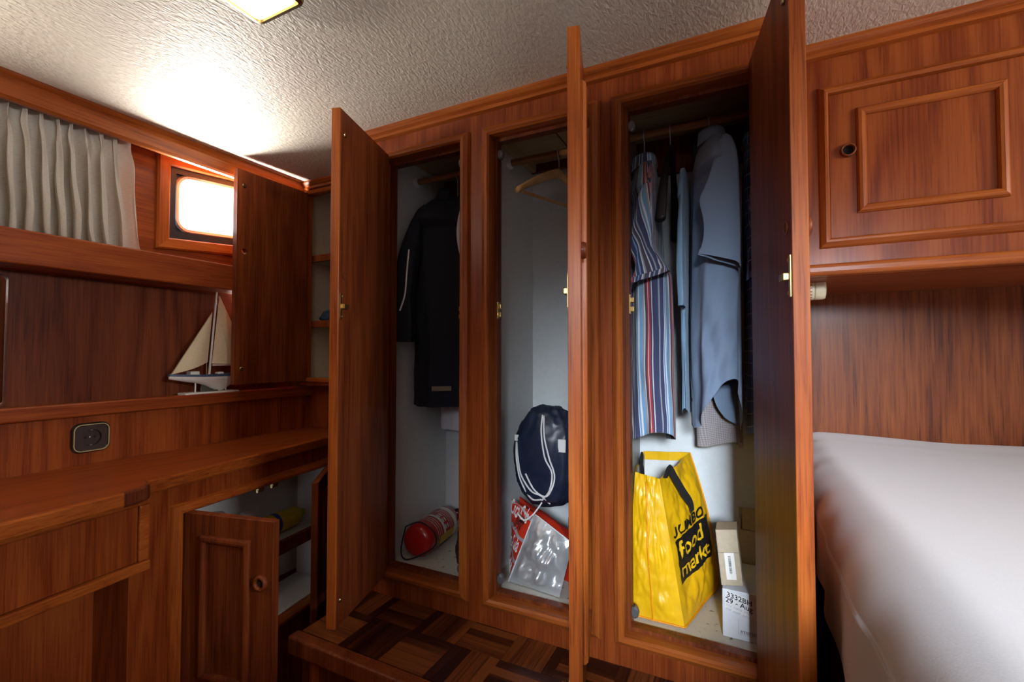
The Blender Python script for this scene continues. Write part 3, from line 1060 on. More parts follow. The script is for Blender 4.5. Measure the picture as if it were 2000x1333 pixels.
def low_door(hinge_a, sd, W, face, knob):
    """sd: unit direction from hinge to free edge; outer face on the side of 'face'"""
    hp = fk(hinge_a, 0.004, 0)
    sd = Vector((*sd, 0)).normalized()
    td = Vector((sd.y, -sd.x, 0)) * face            # outwards
    g = lambda s, t, z: hp + sd * s + td * t + Vector((0, 0, z))
    z0, z1 = cz0 - 0.006, cz1 + 0.004
    bm = bmesh.new()
    box(bm, 0, W, -0.019, 0, z0, z1, 0.0012, f=g, seg=1)
    d = make('door', bm, 'sapele_z', dc)
    bm = bmesh.new()
    frame_sweep(bm, 0.068, W - 0.068, z0 + 0.055, z1 - 0.055, HALF_ROUND, lambda a, b, h: g(a, h, b))
    make('panel_moulding', bm, ['sapele_z', 'sapele_z'], d)
    if knob:
        bm = bmesh.new()
        lathe(bm, [(0.017, -0.001), (0.0175, 0.005), (0.015, 0.009), (0.012, 0.0095), (0.010, 0.007), (0.0095, 0.001)], lambda a, b, h: g(W - 0.030 + a, h, -0.508 + b), 28, cap=False)
        make('ring_pull', bm, 'sapele_z', d, smooth=True)
        bm = bmesh.new()
        lathe(bm, [(0.0098, 0.001), (0.008, 0.004), (0.004, 0.0055), (0, 0.006)], lambda a, b, h: g(W - 0.030 + a, h, -0.508 + b), 20, cap=False)
        make('push_button', bm, 'dark_brown_plastic', d, smooth=True)
    bm = bmesh.new()
    tube(bm, [g(0, -0.004, z0), g(0, -0.004, z1)], 0.0025, 8)
    make('piano_hinge', bm, 'antique_brass', d)
    return d


low_door(a0 + 0.001, (0.262, 0.055), 0.258, 1, True)
low_door(a1 - 0.001, (0.62, -0.785), 0.262, -1, False)

# ---------------------------------------------------------------- bed
BX0, BX1, BY0, BY1, BZT, BZH = 0.116, 1.72, -1.30, 1.492, -0.222, -0.40
bed = thing('bed', 'bed with a white fitted sheet under the overhead locker', 'bed', (0.95, 0.1, FZ))
bm = bmesh.new()
for r in ((0.135, 1.72, -1.28, 1.495, FZ, -0.44),):
    box(bm, *r, bev=0.004)
make('bed_base', bm, 'sapele_z', bed)


def sheet(u, v):
    y = BY1 + (BY0 - BY1) * v ** 1.25
    r = 0.075
    # run from the hem up the side, round the edge and over the top
    side = 0.185 - r
    arc = r * math.pi / 2
    top = BX1 - BX0 - r
    lens = (side, arc, top)
    s = (u ** 1.6) * sum(lens)
    if s < side:
        x, z, nx, nzv = BX0, BZH + s, -1, 0
    elif s < side + arc:
        t = (s - side) / r
        x, z, nx, nzv = BX0 + r - r * math.cos(t), BZT - r + r * math.sin(t), -math.cos(t), math.sin(t)
    else:
        x, z, nx, nzv = BX0 + r + s - side - arc, BZT, 0, 1
    w = 0.008 * nz(x * 1.5, y * 2.0, 0.3) + 0.0015 * nz(x * 4, y * 7, 3.1)
    hb = math.exp(-(BY1 - y) / 0.16)                         # puckers towards the headboard
    w += hb * (0.004 * math.sin(26 * (y + 0.18 * nz(x * 2.2, 0, 1.0)) * 2.2 + 2.5 * x) + 0.008 * nz(x * 3, y * 12, 5))
    q = max(0.0, min(1.0, (BZT - 0.02 - z) / 0.10))           # gathers down the side
    w += q * (0.008 * nz(y * 6, z * 1.5, 8.0) + 0.003 * math.sin(y * 40 + 3 * nz(y * 4, z * 6, 1)))
    edge = 0.028 * nz(y * 3.1, 0.0, 4.0)
    xx = x + nx * w + 0.4 * edge * q
    return (max(xx, 0.1105) if y > 0.90 else xx, y, z + nzv * w + (0.002 * hb if nzv > 0.5 else 0) + edge * max(0, 1 - s / 0.08))


bm = bmesh.new()
grid(bm, sheet, 150, 170)
make('fitted_sheet', bm, 'sheet_white', bed, smooth=True)
quick('mattress_core', [(BX0 + 0.05, BX1 - 0.01, BY0 + 0.01, BY1 - 0.004, -0.44, BZT - 0.06)], 'white_cotton', bed)

# ---------------------------------------------------------------- ceiling lamp
lp = thing('ceiling_lamp', 'lit rectangular ceiling lamp with brass frame', 'lamp', (-0.728, 0.334, 0.602))
lx, ly, lw, ll = -0.728, 0.334, 0.119, 0.412
bm = bmesh.new()
rings = []
for d, z in ((0.0, CZ), (0.002, 0.612), (0.0, 0.606), (-0.007, 0.604), (-0.009, 0.612)):
    rings.append([Vector((lx + a, ly + c, z)) for a, c in rrect(lw + 2 * d, ll + 2 * d, 0.012 + max(d, -0.008))])
loops(bm, rings)
for fc in bm.faces:
    fc.smooth = False
make('brass_frame', bm, 'antique_brass', lp)
bm = bmesh.new()
rings = []
for d, z in ((-0.0085, 0.618), (-0.0095, 0.606), (-0.014, 0.6025), (-0.04, 0.602)):
    rings.append([Vector((lx + a, ly + c, z)) for a, c in rrect(lw + 2 * d, ll + 2 * d, 0.010)])
loops(bm, rings, True, False, True)
make('diffuser', bm, 'lamp_diffuser', lp)
quick('white_side_strip', [(lx - lw / 2 - 0.0042, lx - lw / 2 - 0.0022, ly - ll / 2 + 0.02, ly + ll / 2 - 0.02, 0.610, CZ)], 'bottle_white', lp)

# ---------------------------------------------------------------- curtain
bm = bmesh.new()


def curt(u, v):
    """u from the hidden end to the hem by the window, v down"""
    yt = 0.10 + 0.545 * u
    yb = 0.10 + 0.572 * u
    ph = 2 * math.pi * 18 * u + 1.3 * math.sin(9 * u) + 1.1 * nz(u * 14, v * 1.2, 0)
    pin = math.exp(-((v - 0.16) / 0.10) ** 2)
    amp = 0.017 + 0.012 * v - 0.008 * pin
    fold = math.copysign(abs(math.sin(ph)) ** 0.7, math.sin(ph)) + 0.40 * math.sin(2.0 * ph + 2.0 * v + 0.7) + 0.5 * nz(u * 30, v * 2, 7)
    y = yt + (yb - yt) * v + 0.012 * math.cos(ph + 0.6 * v) * (0.6 + 0.8 * v) + 0.010 * nz(u * 11, v * 2.4, 3) * v + 0.012 * pin * nz(u * 40, v * 3, 9)
    x = -1.513 + amp * fold
    z = 0.600 - 0.310 * v + 0.006 * pin * nz(u * 35, v * 6, 2)
    return (max(x, -1.552), y, z)


grid(bm, curt, 420, 44, uvfn=lambda u, v: (u * 1.1, v * 0.31))
cu = make('curtain', bm, 'linen', None, smooth=True)
tag(cu, 'gathered oatmeal linen curtain drawn aside from the cabin window', 'curtain')

# ---------------------------------------------------------------- mirror
mr = thing('mirror', 'frameless silvery mirror with bright edge on the panel above the desk', 'mirror', (-1.568, 0.22, -0.126))
bm = bmesh.new()
loops(bm, [[Vector((-1.5698 + h, 0.222 + a, 0.032 + c)) for a, c in rrect(0.445 + 2 * d, 0.316 + 2 * d, 0.012)] for d, h in ((0, 0), (0, 0.003), (-0.004, 0.0055))], True, True, True)
for fc in bm.faces:
    fc.smooth = False
make('glass', bm, 'mirror_glass', mr)
bm = bmesh.new()
loops(bm, [[Vector((-1.5696 + h, 0.222 + a, 0.032 + c)) for a, c in rrect(0.4455 + 2 * d, 0.3165 + 2 * d, 0.012)] for d, h in ((0.0, 0.0028), (-0.0042, 0.0060), (-0.0045, 0.0058))])
make('polished_edge', bm, 'aluminium', mr)

# ---------------------------------------------------------------- wall socket
so = thing('power_socket', 'brown earthed power socket with brass rim on the panel over the desk', 'socket', (-1.48, 0.573, -0.249))
fs = lambda a, b, h: Vector((-1.48 + h, 0.573 + a, -0.2105 + b))
bm = bmesh.new()
loops(bm, [[fs(a, b, h) for a, b in rrect(0.078 + 2 * d, 0.074 + 2 * d, 0.019 + d)] for d, h in ((0, 0), (0, 0.007), (-0.002, 0.010), (-0.006, 0.0105), (-0.008, 0.008))], True, True, False)
make('outer_frame', bm, 'dark_brown_plastic', so, smooth=False)
bm = bmesh.new()
loops(bm, [[fs(a, b, h) for a, b in rrect(0.078 + 2 * d, 0.074 + 2 * d, 0.019 + d)] for d, h in ((-0.0030, 0.0104), (-0.0032, 0.0118), (-0.0052, 0.0118), (-0.0056, 0.0100))])
make('brass_rim', bm, 'rim_brass', so)
bm = bmesh.new()
cir = [(0.0205 * math.cos(2 * math.pi * k / 48), 0.0205 * math.sin(2 * math.pi * k / 48)) for k in range(48)]
out = []
for a, b in cir:
    q = ((abs(a) / 0.0335) ** 5 + (abs(b) / 0.0315) ** 5) ** -0.2
    out.append(fs(a * q, b * q, 0.0092))
loops(bm, [out, [fs(a, b, 0.0092) for a, b in cir], [fs(a * 0.97, b * 0.97, 0.0005) for a, b in cir], [fs(a * 0.05, b * 0.05, 0.0005) for a, b in cir]])
make('plate', bm, 'brown_plastic', so, smooth=False)
for a in (-0.0095, 0.0095):
    bm = bmesh.new()
    lathe(bm, [(0.0027, 0.0004), (0.0027, 0.0014), (0, 0.0014)], lambda x, y, h, a=a: fs(a + x, y, h), 12)
    make('pin_hole', bm, 'black_plastic', so)
bm = bmesh.new()
lathe(bm, [(0.0025, 0.0004), (0.0025, 0.0018), (0, 0.0022)], lambda x, y, h: fs(x, y, h), 12)
make('centre_screw', bm, 'steel', so)
for b_ in (-1, 1):
    bm = bmesh.new()
    box(bm, -0.0025, 0.0025, b_ * 0.0185 - 0.0015, b_ * 0.0185 + 0.0015, 0.001, 0.0088, 0.0005, f=fs)
    make('earth_contact', bm, 'steel', so)

# ---------------------------------------------------------------- model sailing boat
sb = thing('model_sailboat', 'white model sailing boat with cream sails on the shelf', 'model boat', (-1.515, 0.886, -0.127))
BXC = -1.515
bm = bmesh.new()
box(bm, BXC - 0.024, BXC + 0.024, 0.803, 0.968, -0.127, -0.1185, 0.003)
make('stand_base', bm, 'white_paint', sb)
for y in (0.842, 0.936):
    bm = bmesh.new()
    tube(bm, [(BXC, y, -0.119), (BXC, y, -0.078 if y < 0.9 else -0.098)], 0.0022, 8)
    make('stand_post', bm, 'white_paint', sb)
bm = bmesh.new()
rings = []
for k in range(25):
    s = k / 24
    y = 0.768 + 0.262 * s
    half = 0.030 * (math.sin(math.pi * min(1, s * 0.62 + 0.02)) ** 0.8) * (1 if s < 0.8 else 1 - 0.25 * (s - 0.8) / 0.2)
    deck = -0.0665 + 0.006 * (2 * s - 0.9) ** 2
    keel = 0.014 + 0.012 * math.sin(math.pi * min(1, s * 1.1))
    fin = 0.030 * math.exp(-((s - 0.56) / 0.15) ** 2)
    ring = []
    for j in range(13):
        t = -1 + 2 * j / 12
        a = t * math.pi / 2
        prof = math.cos(a)
        zz = deck - keel * prof ** 0.75 - fin * max(0, prof) ** 6
        ring.append(Vector((BXC + half * math.sin(a), y, zz)))
    rings.append(ring)
loops(bm, rings, closed=False)
bm.faces.new([v for v in bm.verts][-13:])
hl = make('hull', bm, 'white_paint', sb, smooth=True)
bm = bmesh.new()
for k in range(25):
    pass
rr = []
for ring in rings:
    a, b2 = ring[0], ring[-1]
    rr.append([a + Vector((-0.0012, 0, -0.005)), a + Vector((-0.0012, 0, 0.002)), b2 + Vector((0.0012, 0, 0.002)), b2 + Vector((0.0012, 0, -0.005))])
loops(bm, rr, True, True, True)
for fc in bm.faces:
    fc.smooth = False
make('deck_band', bm, 'navy_paint', sb)
bm = bmesh.new()
box(bm, BXC - 0.012, BXC + 0.012, 0.822, 0.848, -0.066, -0.054, 0.0015)
make('cabin', bm, 'white_paint', sb)
bm = bmesh.new()
box(bm, BXC - 0.010, BXC + 0.010, 0.905, 0.925, -0.066, -0.058, 0.003)
make('cockpit_hatch', bm, 'bottle_white', sb)
bm = bmesh.new()
tube(bm, [(BXC, 0.883, -0.066), (BXC, 0.902, 0.199)], [0.0034, 0.0026], 10)
make('mast', bm, 'white_paint', sb)
bm = bmesh.new()
tube(bm, [(BXC + 0.004, 0.890, -0.036), (BXC + 0.010, 1.015, -0.036)], 0.0026, 8)
make('boom', bm, 'white_paint', sb)


def sail(name, top, tack, clew, belly, foot_dip):
    top, tack, clew = Vector(top), Vector(tack), Vector(clew)
    bm = bmesh.new()

    def fn(u, v):
        p = (tack * (1 - u) + clew * u) * (1 - v) + top * v
        q = math.sin(math.pi * u) * (1 - v)
        return p + Vector((belly * q, 0, foot_dip * q * (1 - v)))
    grid(bm, fn, 16, 20)
    return make(name, bm, 'sailcloth', sb, smooth=True)


sail('jib', (BXC + 0.002, 0.888, 0.132), (BXC + 0.001, 0.775, -0.061), (BXC + 0.004, 0.875, -0.026), 0.014, -0.002)
sail('mainsail', (BXC + 0.003, 0.909, 0.190), (BXC + 0.004, 0.888, -0.031), (BXC + 0.010, 1.012, -0.031), 0.012, -0.002)
for nm, pts in (('forestay', [(BXC, 0.772, -0.064), (BXC, 0.889, 0.134)]), ('shroud', [(BXC + 0.022, 0.945, -0.062), (BXC, 0.90, 0.185)]), ('shroud', [(BXC + 0.012, 0.868, -0.064), (BXC + 0.003, 0.872, -0.02)]), ('backstay', [(BXC, 1.022, -0.062), (BXC, 0.902, 0.195)])):
    bm = bmesh.new()
    tube(bm, pts, 0.0006, 5)
    make(nm, bm, 'string_tan', sb)
bm = bmesh.new()


def net(u, v):
    y = 0.850 + 0.055 * u
    return (BXC + 0.010 - 0.012 * v + 0.002 * nz(u * 9, v * 9, 0), y + 0.01 * v, -0.118 + (0.020 - 0.012 * u + 0.010 * math.exp(-((u - 0.25) / 0.2) ** 2)) * v)


grid(bm, net, 14, 6)
make('fishing_net', bm, 'net_grey', sb, smooth=True)

# ---------------------------------------------------------------- things in the desk cupboard
SZ = -0.594


def bottle(name, label, start, d, prof, mat, parts):
    start, d = Vector(start), Vector(d).normalized()
    a = d.orthogonal().normalized()
    b2 = d.cross(a)
    g = lambda x, y, h: start + a * x + b2 * y + d * h
    t = thing(name, label, 'bottle', (start.x, start.y, start.z - prof[1][0]))
    bm = bmesh.new()
    lathe(bm, prof, g, 28)
    make('bottle_body', bm, mat, t, smooth=True)
    for nm, pr, mt in parts:
        bm = bmesh.new()
        lathe(bm, pr, g, 28, cap=(nm == 'cap'))
        make(nm, bm, mt, t, smooth=True)
    return t


bottle('spray_bottle', 'yellow bottle with blue label lying in the low desk cupboard', (-1.376, 0.970, SZ + 0.0342), (-0.13, 1, 0),
       [(0, 0), (0.029, 0.001), (0.033, 0.006), (0.033, 0.135), (0.026, 0.150), (0.015, 0.156), (0, 0.156)], 'bottle_yellow',
       [('label_band', [(0.0333, 0.040), (0.0333, 0.056)], 'label_blue'), ('cap', [(0.013, 0.156), (0.013, 0.175), (0, 0.176)], 'bottle_yellow')])
bottle('white_bottle', 'white capped bottle behind the yellow bottle in the desk cupboard', (-1.395, 0.936, SZ + 0.0005), (0, 0, 1),
       [(0, 0), (0.024, 0.001), (0.026, 0.004), (0.026, 0.055), (0.02, 0.064), (0, 0.065)], 'bottle_white',
       [('cap', [(0.023, 0.0655), (0.024, 0.085), (0.019, 0.094), (0.008, 0.098), (0, 0.098)], 'bottle_white')])
bm = bmesh.new()
lathe(bm, [(0, 0), (0.030, 0.001), (0.034, 0.03), (0.033, 0.09), (0.024, 0.115), (0.010, 0.12)], lambda a, b, h: Vector((-1.415 + a * (1 + 0.2 * nz(a * 50, h * 40, 2)), 0.850 + b * (1 + 0.2 * nz(b * 50, h * 30, 1)), SZ + 0.0005 + h)), 24)
tag(make('plastic_pouch', bm, 'mauve_plastic', None, smooth=True), 'crumpled mauve plastic pouch on the desk cupboard shelf', 'pouch')
bm = bmesh.new()
tube(bm, smooth_path([(-1.252, 0.95, -0.575), (-1.262, 1.02, -0.545), (-1.275, 1.10, -0.522), (-1.30, 1.16, -0.535)], 6), 0.0022, 6)
bm.free()

# ---------------------------------------------------------------- blue cloths in the corner cupboard


def crumple(name, mat, c, r, label, cat, seed, flat=0.5, amp=0.28, freq=2.4, nu=40, nv=22):
    """a heap of cloth with folds, flat underneath"""
    bm = bmesh.new()
    cx, cy, cz = c

    def fn(u, v):
        th, ph = 2 * math.pi * u, math.pi * (v - 0.5)
        d = Vector((math.cos(th) * math.cos(ph), math.sin(th) * math.cos(ph), math.sin(ph)))
        k = 1 + amp * nz(d.x * freq + seed, d.y * freq, d.z * freq) + 0.5 * amp * abs(nz(d.x * freq * 2.3, d.y * freq * 2.3 + seed, d.z * freq * 2.3))
        z = d.z * r[2] * k
        return (cx + d.x * r[0] * k, cy + d.y * r[1] * k, cz + r[2] * flat + max(z, -r[2] * flat))
    grid(bm, fn, nu, nv, closed_u=True)
    bmesh.ops.remove_doubles(bm, verts=bm.verts, dist=0.0002)
    return tag(make(name, bm, mat, None, smooth=True), label, cat)


crumple('folded_cloth', 'cloth_teal', (-1.395, 1.285, 0.119), (0.060, 0.052, 0.034), 'dark navy cloth lying on the corner cupboard shelf', 'cloth', 3.1)
crumple('scarf', 'cloth_blue', (-1.255, 1.30, 0.119), (0.060, 0.055, 0.062), 'brighter blue cloth heaped on the corner cupboard shelf', 'cloth', 9.4)

# ---------------------------------------------------------------- hangers and garments


def hanger(name, label, mat, c, yaw, hw=0.19, drop=0.065, bar=False, r=0.007, hook_mat='steel', thick=1.0, curve=0.0, neck=0.055):
    """hangs from the rod at c (x, RODY); yaw gives the direction of its near arm"""
    n_ = Vector((math.sin(yaw), -math.cos(yaw), 0))
    ctr = Vector((c, RODY, RODZ + 0.0118))
    t = thing(name, label, 'hanger', ctr + Vector((0, 0, -neck - drop)), 'clothes hangers on the rods')
    g = lambda x, z: ctr + n_ * x + Vector((0, 0, z))
    k_ = lambda y, z: ctr + Vector((0, -y, z))       # the hook stands square to the rod
    pts = [k_(-0.0125, -0.012), k_(-0.0105, -0.003), k_(0, 0.0005), k_(0.0105, -0.004), k_(0.0125, -0.014), k_(0.006, -0.026), k_(0, -0.036), k_(0, -neck)]
    side = Vector((n_.y, -n_.x, 0))
    bm = bmesh.new()
    tube(bm, smooth_path(pts, 5), 0.0016, 6)
    make('hook', bm, hook_mat, t, smooth=True)
    bm = bmesh.new()
    rings = []
    for k in range(33):
        s = -1 + 2 * k / 32
        x = s * hw
        z = -neck - 0.006 - drop * abs(s) ** 1.25 - curve * max(0, abs(s) - 0.55) ** 2
        hh, tt = 0.014 * (1 - 0.35 * abs(s)), r * thick * (0.7 + 0.9 * max(0, abs(s) - 0.5))
        sh = side * (0.006 * s * s)
        p = g(x, z) + sh
        rings.append([p + side * (tt * math.cos(a)) + Vector((0, 0, hh * math.sin(a))) for a in [2 * math.pi * q / 10 for q in range(10)]])
    loops(bm, rings, True, True, True)
    make('shoulder_bar', bm, mat, t, smooth=True)
    if bar:
        zz = -neck - 0.006 - drop
        bm = bmesh.new()
        tube(bm, [g(-hw * 0.93, zz - 0.004), g(hw * 0.93, zz - 0.004)], 0.0045, 8)
        make('trouser_bar', bm, mat, t)
    return t


def garment(name, label, cat, mat, ctr, yaw, hw=0.17, length=0.72, b1=0.062, sleeve=0.22, swid=0.075, seed=0.0, tail=0.05, collar=True, buttons=None,
            front=-1, sl_tilt=0.0, fold=1.0, near_only=False, sl_mat=None, taper=1.0, sleeve_out=0.035, room=None):
    """a shirt or jacket on a hanger; x runs to the near shoulder, y to the front of the garment"""
    n_ = Vector((math.sin(yaw), -math.cos(yaw), 0))
    m_ = Vector((math.cos(yaw), math.sin(yaw), 0)) * (1 if front > 0 else -1)
    C = Vector(ctr)
    t = thing(name, label, cat, C + Vector((0, 0, -length)), 'clothes hanging in the wardrobes')

    def soft(q, lo, hi, m=0.016):
        """cloth pressed against a neighbour flattens instead of passing through it"""
        if q > hi - m:
            q = hi - m * math.exp(-(q - hi + m) / m)
        if q < lo + m:
            q = lo + m * math.exp(-(lo + m - q) / m)
        return q

    def g(x, y, z):
        p = C + n_ * x + m_ * y + Vector((0, 0, z))
        if room:
            x0_, x1_, y0_, y1_ = room(p.z) if callable(room) else room
            p.x, p.y = soft(p.x, x0_, x1_), soft(p.y, y0_, y1_)
        return p
    xr = lambda c_, p: math.copysign(abs(c_) ** p, c_)
    sd = 0.085

    def body(u, v):
        th = 2 * math.pi * u
        c_, s_ = math.cos(th), math.sin(th)
        if v < 0.16:
            k = v / 0.16
            a = 0.055 + (hw - 0.055) * k ** 0.9
            z = -sd * k ** 1.35
            b = 0.022 + 0.022 * k
            dn = 0
        else:
            k = (v - 0.16) / 0.84
            a = hw * (1 + (taper - 1) * k)
            z = -sd - (length - sd) * k
            b = 0.044 + (b1 - 0.044) * min(1, k * 2.2)
            dn = k
            z -= tail * (s_ * s_ - 0.5) * max(0, k - 0.75) / 0.25
        f1 = 0.010 * math.sin(3 * th + seed + 1.5 * dn) + 0.008 * math.sin(7 * th + 2.2 * seed - 2 * dn) + 0.018 * nz(c_ * 2 + seed, s_ * 2, z * 3)
        f1 += 0.006 * nz(c_ * 6, s_ * 6 + seed, z * 12)
        f1 *= fold * (0.15 + 0.95 * dn)
        x = a * xr(c_, 0.75)
        y = b * xr(s_, 0.85)
        d = Vector((x, y, 0))
        q = d.normalized() if d.length > 1e-6 else d
        x += q.x * f1 * 0.6
        y += q.y * f1 + 0.010 * fold * dn * nz(z * 5, seed, 1)
        p = g(x, y, z)
        if room and dn > 0:                    # creases, and the body hangs a little behind the sleeve
            q0, q1 = (room(p.z) if callable(room) else room)[2:]
            k2 = (p.y - q0) / (q1 - q0)
            cr = 0.011 * nz((p.x + 0.22 * p.z) * 30 + seed, (p.z - 0.3 * p.x) * 6, seed) + 0.005 * nz((p.x - 0.3 * p.z) * 75, p.z * 14, seed)
            p.y = q0 + 0.036 + k2 * (q1 - q0 - 0.036) + cr * min(1, dn * 4) * (1 - k2)
        return p
    per = 4 * hw + 0.16
    bm = bmesh.new()
    grid(bm, body, 120, 60, closed_u=True, uvfn=lambda u, v: (u * per, v * length))
    make('body', bm, mat, t, smooth=True)
    for s in ((1,) if near_only else (1, -1)):
        bm = bmesh.new()

        def slv(u, v, s=s):
            th = 2 * math.pi * u
            k = v
            rx = 0.006 + 0.028 * min(1, k * 2.2) ** 0.6
            ry = 0.008 + (swid - 0.008) * min(1, k * 2.0) ** 0.75
            cx = s * (hw - 0.050 + (sleeve_out + 0.02) * min(1, k * 1.6) ** 0.6)
            cz = -0.034 - sleeve * k - sl_tilt * math.sin(th) * k
            cy = -0.004 + 0.02 * k * nz(k * 3, seed, s)
            wv = 1 + 0.16 * fold * nz(math.cos(th) * 1.6 + seed, math.sin(th) * 1.6, k * 5 + s)
            return g(cx + rx * math.cos(th) * wv, cy + ry * math.sin(th) * wv, cz + 0.012 * math.cos(th) * (1 - k))
        grid(bm, slv, 48, 26, closed_u=True, uvfn=lambda u, v: (u * 0.34 + v * 0.11, v * sleeve))
        # close the shoulder end
        make('sleeve', bm, sl_mat or mat, t, smooth=True)
        bm = bmesh.new()
        cc_ = sum((slv(q / 8, 0.97) for q in range(8)), Vector()) / 8
        grid(bm, lambda u, v, s=s: slv(u, 0.955 + 0.045 * v, s) + (slv(u, 0.97, s) - cc_) * 0.025, 48, 3, closed_u=True, uvfn=lambda u, v: (u * 0.34 + 0.1, v * 0.02 + 0.004))
        make('cuff', bm, sl_mat or mat, t, smooth=True)
    if collar:
        bm = bmesh.new()

        def colr(u, v):
            th = 2 * math.pi * (0.30 + 0.90 * u) - math.pi * 0.05
            r = 1.0 + (0.30 * max(0, v - 0.45))
            h = 0.030 * min(1, v / 0.45) - 0.055 * max(0, v - 0.45) * (1 + 0.8 * max(0, abs(u - 0.5) * 2 - 0.6))
            return g(0.056 * r * math.cos(th), 0.032 * r * math.sin(th) + 0.004, h - 0.006)
        grid(bm, colr, 40, 8, uvfn=lambda u, v: (u * 0.3, v * 0.08))
        make('collar', bm, mat, t, smooth=True)
    if buttons:
        for z in buttons:
            u0 = 0.25
            v0 = 0.16 + 0.84 * (z - sd) / (length - sd)
            p = body(u0, v0)
            nrm = m_
            bm = bmesh.new()
            a = n_
            lathe(bm, [(0.0048, 0.0), (0.0052, 0.0015), (0.004, 0.0028), (0.0, 0.002)], lambda x, y, h, p=p: p + a * (x + 0.006) + Vector((0, 0, y)) + nrm * (h + 0.001), 12)
            make('button', bm, 'ink', t)
        bm = bmesh.new()
        grid(bm, lambda u, v: body(0.235 + 0.03 * u, 0.14 + 0.855 * v) + m_ * 0.0022, 4, 50, uvfn=lambda u, v: (u * 0.03, v * length))
        make('placket', bm, mat, t, smooth=True)
    return t, g, body


R = math.radians
# wardrobe with shirts
YN, YB = 1.043, 1.318
hanger('clothes_hanger', 'wooden hanger carrying the striped shirt', 'rod_wood', -0.212, R(16), 0.060, 0.045, neck=0.117, r=0.005)
garment('striped_shirt', 'red, white and blue striped short-sleeved shirt hanging beside the wardrobe partition', 'shirt', 'stripe', (-0.210, 1.175, 0.462), R(16), hw=0.138, length=0.655, b1=0.055,
        sleeve=0.255, swid=0.046, seed=1.3, tail=0.03, fold=1.5, sl_tilt=0.012, sleeve_out=0.022, room=lambda z: (-0.258, -0.173 + 0.039 * min(1, max(0, (0.24 - z) / 0.06)), YN, YB))
hanger('clothes_hanger', 'empty black broad-shouldered hanger between striped and blue shirts', 'black_plastic', -0.150, R(-2), 0.105, 0.145, thick=1.5, curve=0.25, hook_mat='steel')
hanger('clothes_hanger', 'black hanger carrying the blue chambray shirt', 'black_plastic', -0.062, R(17), 0.055, 0.05, neck=0.092, r=0.005)
garment('chambray_shirt', 'grey-blue chambray short-sleeved shirt hanging in front of the grey checked shirt', 'shirt', 'chambray', (-0.060, 1.170, 0.492), R(17), hw=0.150, length=0.605, b1=0.055,
        sleeve=0.265, swid=0.054, seed=4.7, tail=0.12, buttons=(0.16, 0.26, 0.36, 0.46, 0.56), sl_tilt=-0.018, sleeve_out=0.022, fold=1.2, room=(-0.109, 0.001, YN, 1.212))
garment('light_blue_shirt', 'light blue buttoned shirt just behind the chambray shirt', 'shirt', 'lightblue', (-0.121, 1.200, 0.440), R(4), hw=0.115, length=0.575, b1=0.030,
        sleeve=0.30, swid=0.030, seed=8.2, tail=0.02, buttons=(0.34, 0.42, 0.50, 0.54), collar=False, near_only=False, room=lambda z: (-0.131, -0.1115, 1.060, YB))
garment('checked_shirt', 'longer grey checked shirt showing below the chambray shirt', 'shirt', 'greycheck', (-0.045, 1.265, 0.44), R(25), hw=0.085, length=0.665, b1=0.060,
        sleeve=0.2, swid=0.04, seed=2.1, tail=0.02, collar=False, near_only=True, fold=1.2, room=(-0.108, 0.001, 1.2155, YB))
garment('plaid_shirt', 'dark blue plaid shirt half hidden by the wardrobe door', 'shirt', 'plaid', (0.030, 1.185, 0.47), R(6), hw=0.135, length=0.640, b1=0.030,
        sleeve=0.27, swid=0.030, seed=6.4, tail=0.02, sl_tilt=0.015, sleeve_out=0.014, room=(0.003, 0.068, YN, YB))

# pale wardrobe: the empty hanger
hanger('clothes_hanger', 'empty varnished wooden hanger with trouser bar in the pale wardrobe', 'beech', -0.440, R(-22), 0.148, 0.078, bar=True, r=0.008, neck=0.062)

# dark wardrobe: jacket and white garment
hanger('clothes_hanger', 'wooden hanger carrying the navy jacket', 'beech', -0.768, R(-52), 0.060, 0.045, neck=0.112, r=0.005)
jt, jg, jb = garment('navy_jacket', 'navy blue jacket with white piping hanging above the fire extinguisher', 'jacket', 'jacket_navy', (-0.768, 1.166, 0.470), R(-52), hw=0.142, length=0.625, b1=0.060,
                     sleeve=0.40, swid=0.056, seed=3.3, tail=0.0, fold=0.9, sleeve_out=0.045, front=1, room=(-0.920, -0.613, YN, 1.204))
bm = bmesh.new()
tube(bm, smooth_path([jg(0.148, 0.052, -0.17), jg(0.163, 0.062, -0.24), jg(0.172, 0.064, -0.30), jg(0.184, 0.050, -0.345)], 6), 0.0026, 6)
make('white_piping', bm, 'cord_white', jt)
bm = bmesh.new()
grid(bm, lambda u, v: jg(-0.004 + 0.010 * u * math.sin(math.pi * min(1, v + 0.05)), 0.058 + 0.006 * v, -0.055 - 0.14 * v), 4, 14)
make('white_lining', bm, 'white_cotton', jt, smooth=True)
bm = bmesh.new()
box(bm, 0.02, 0.075, 0.070, 0.073, -0.575, -0.562, 0.001, f=jg)
make('pocket_tab', bm, 'card_dark', jt)
garment('white_trousers', 'white cotton garment whose hem shows below the navy jacket', 'trousers', 'white_cotton', (-0.800, 1.25, 0.44), R(-75), hw=0.085, length=0.685, b1=0.045,
        sleeve=0.12, swid=0.03, seed=5.5, tail=0.0, collar=False, near_only=True, fold=0.8, room=(-0.915, -0.62, 1.208, 1.31))

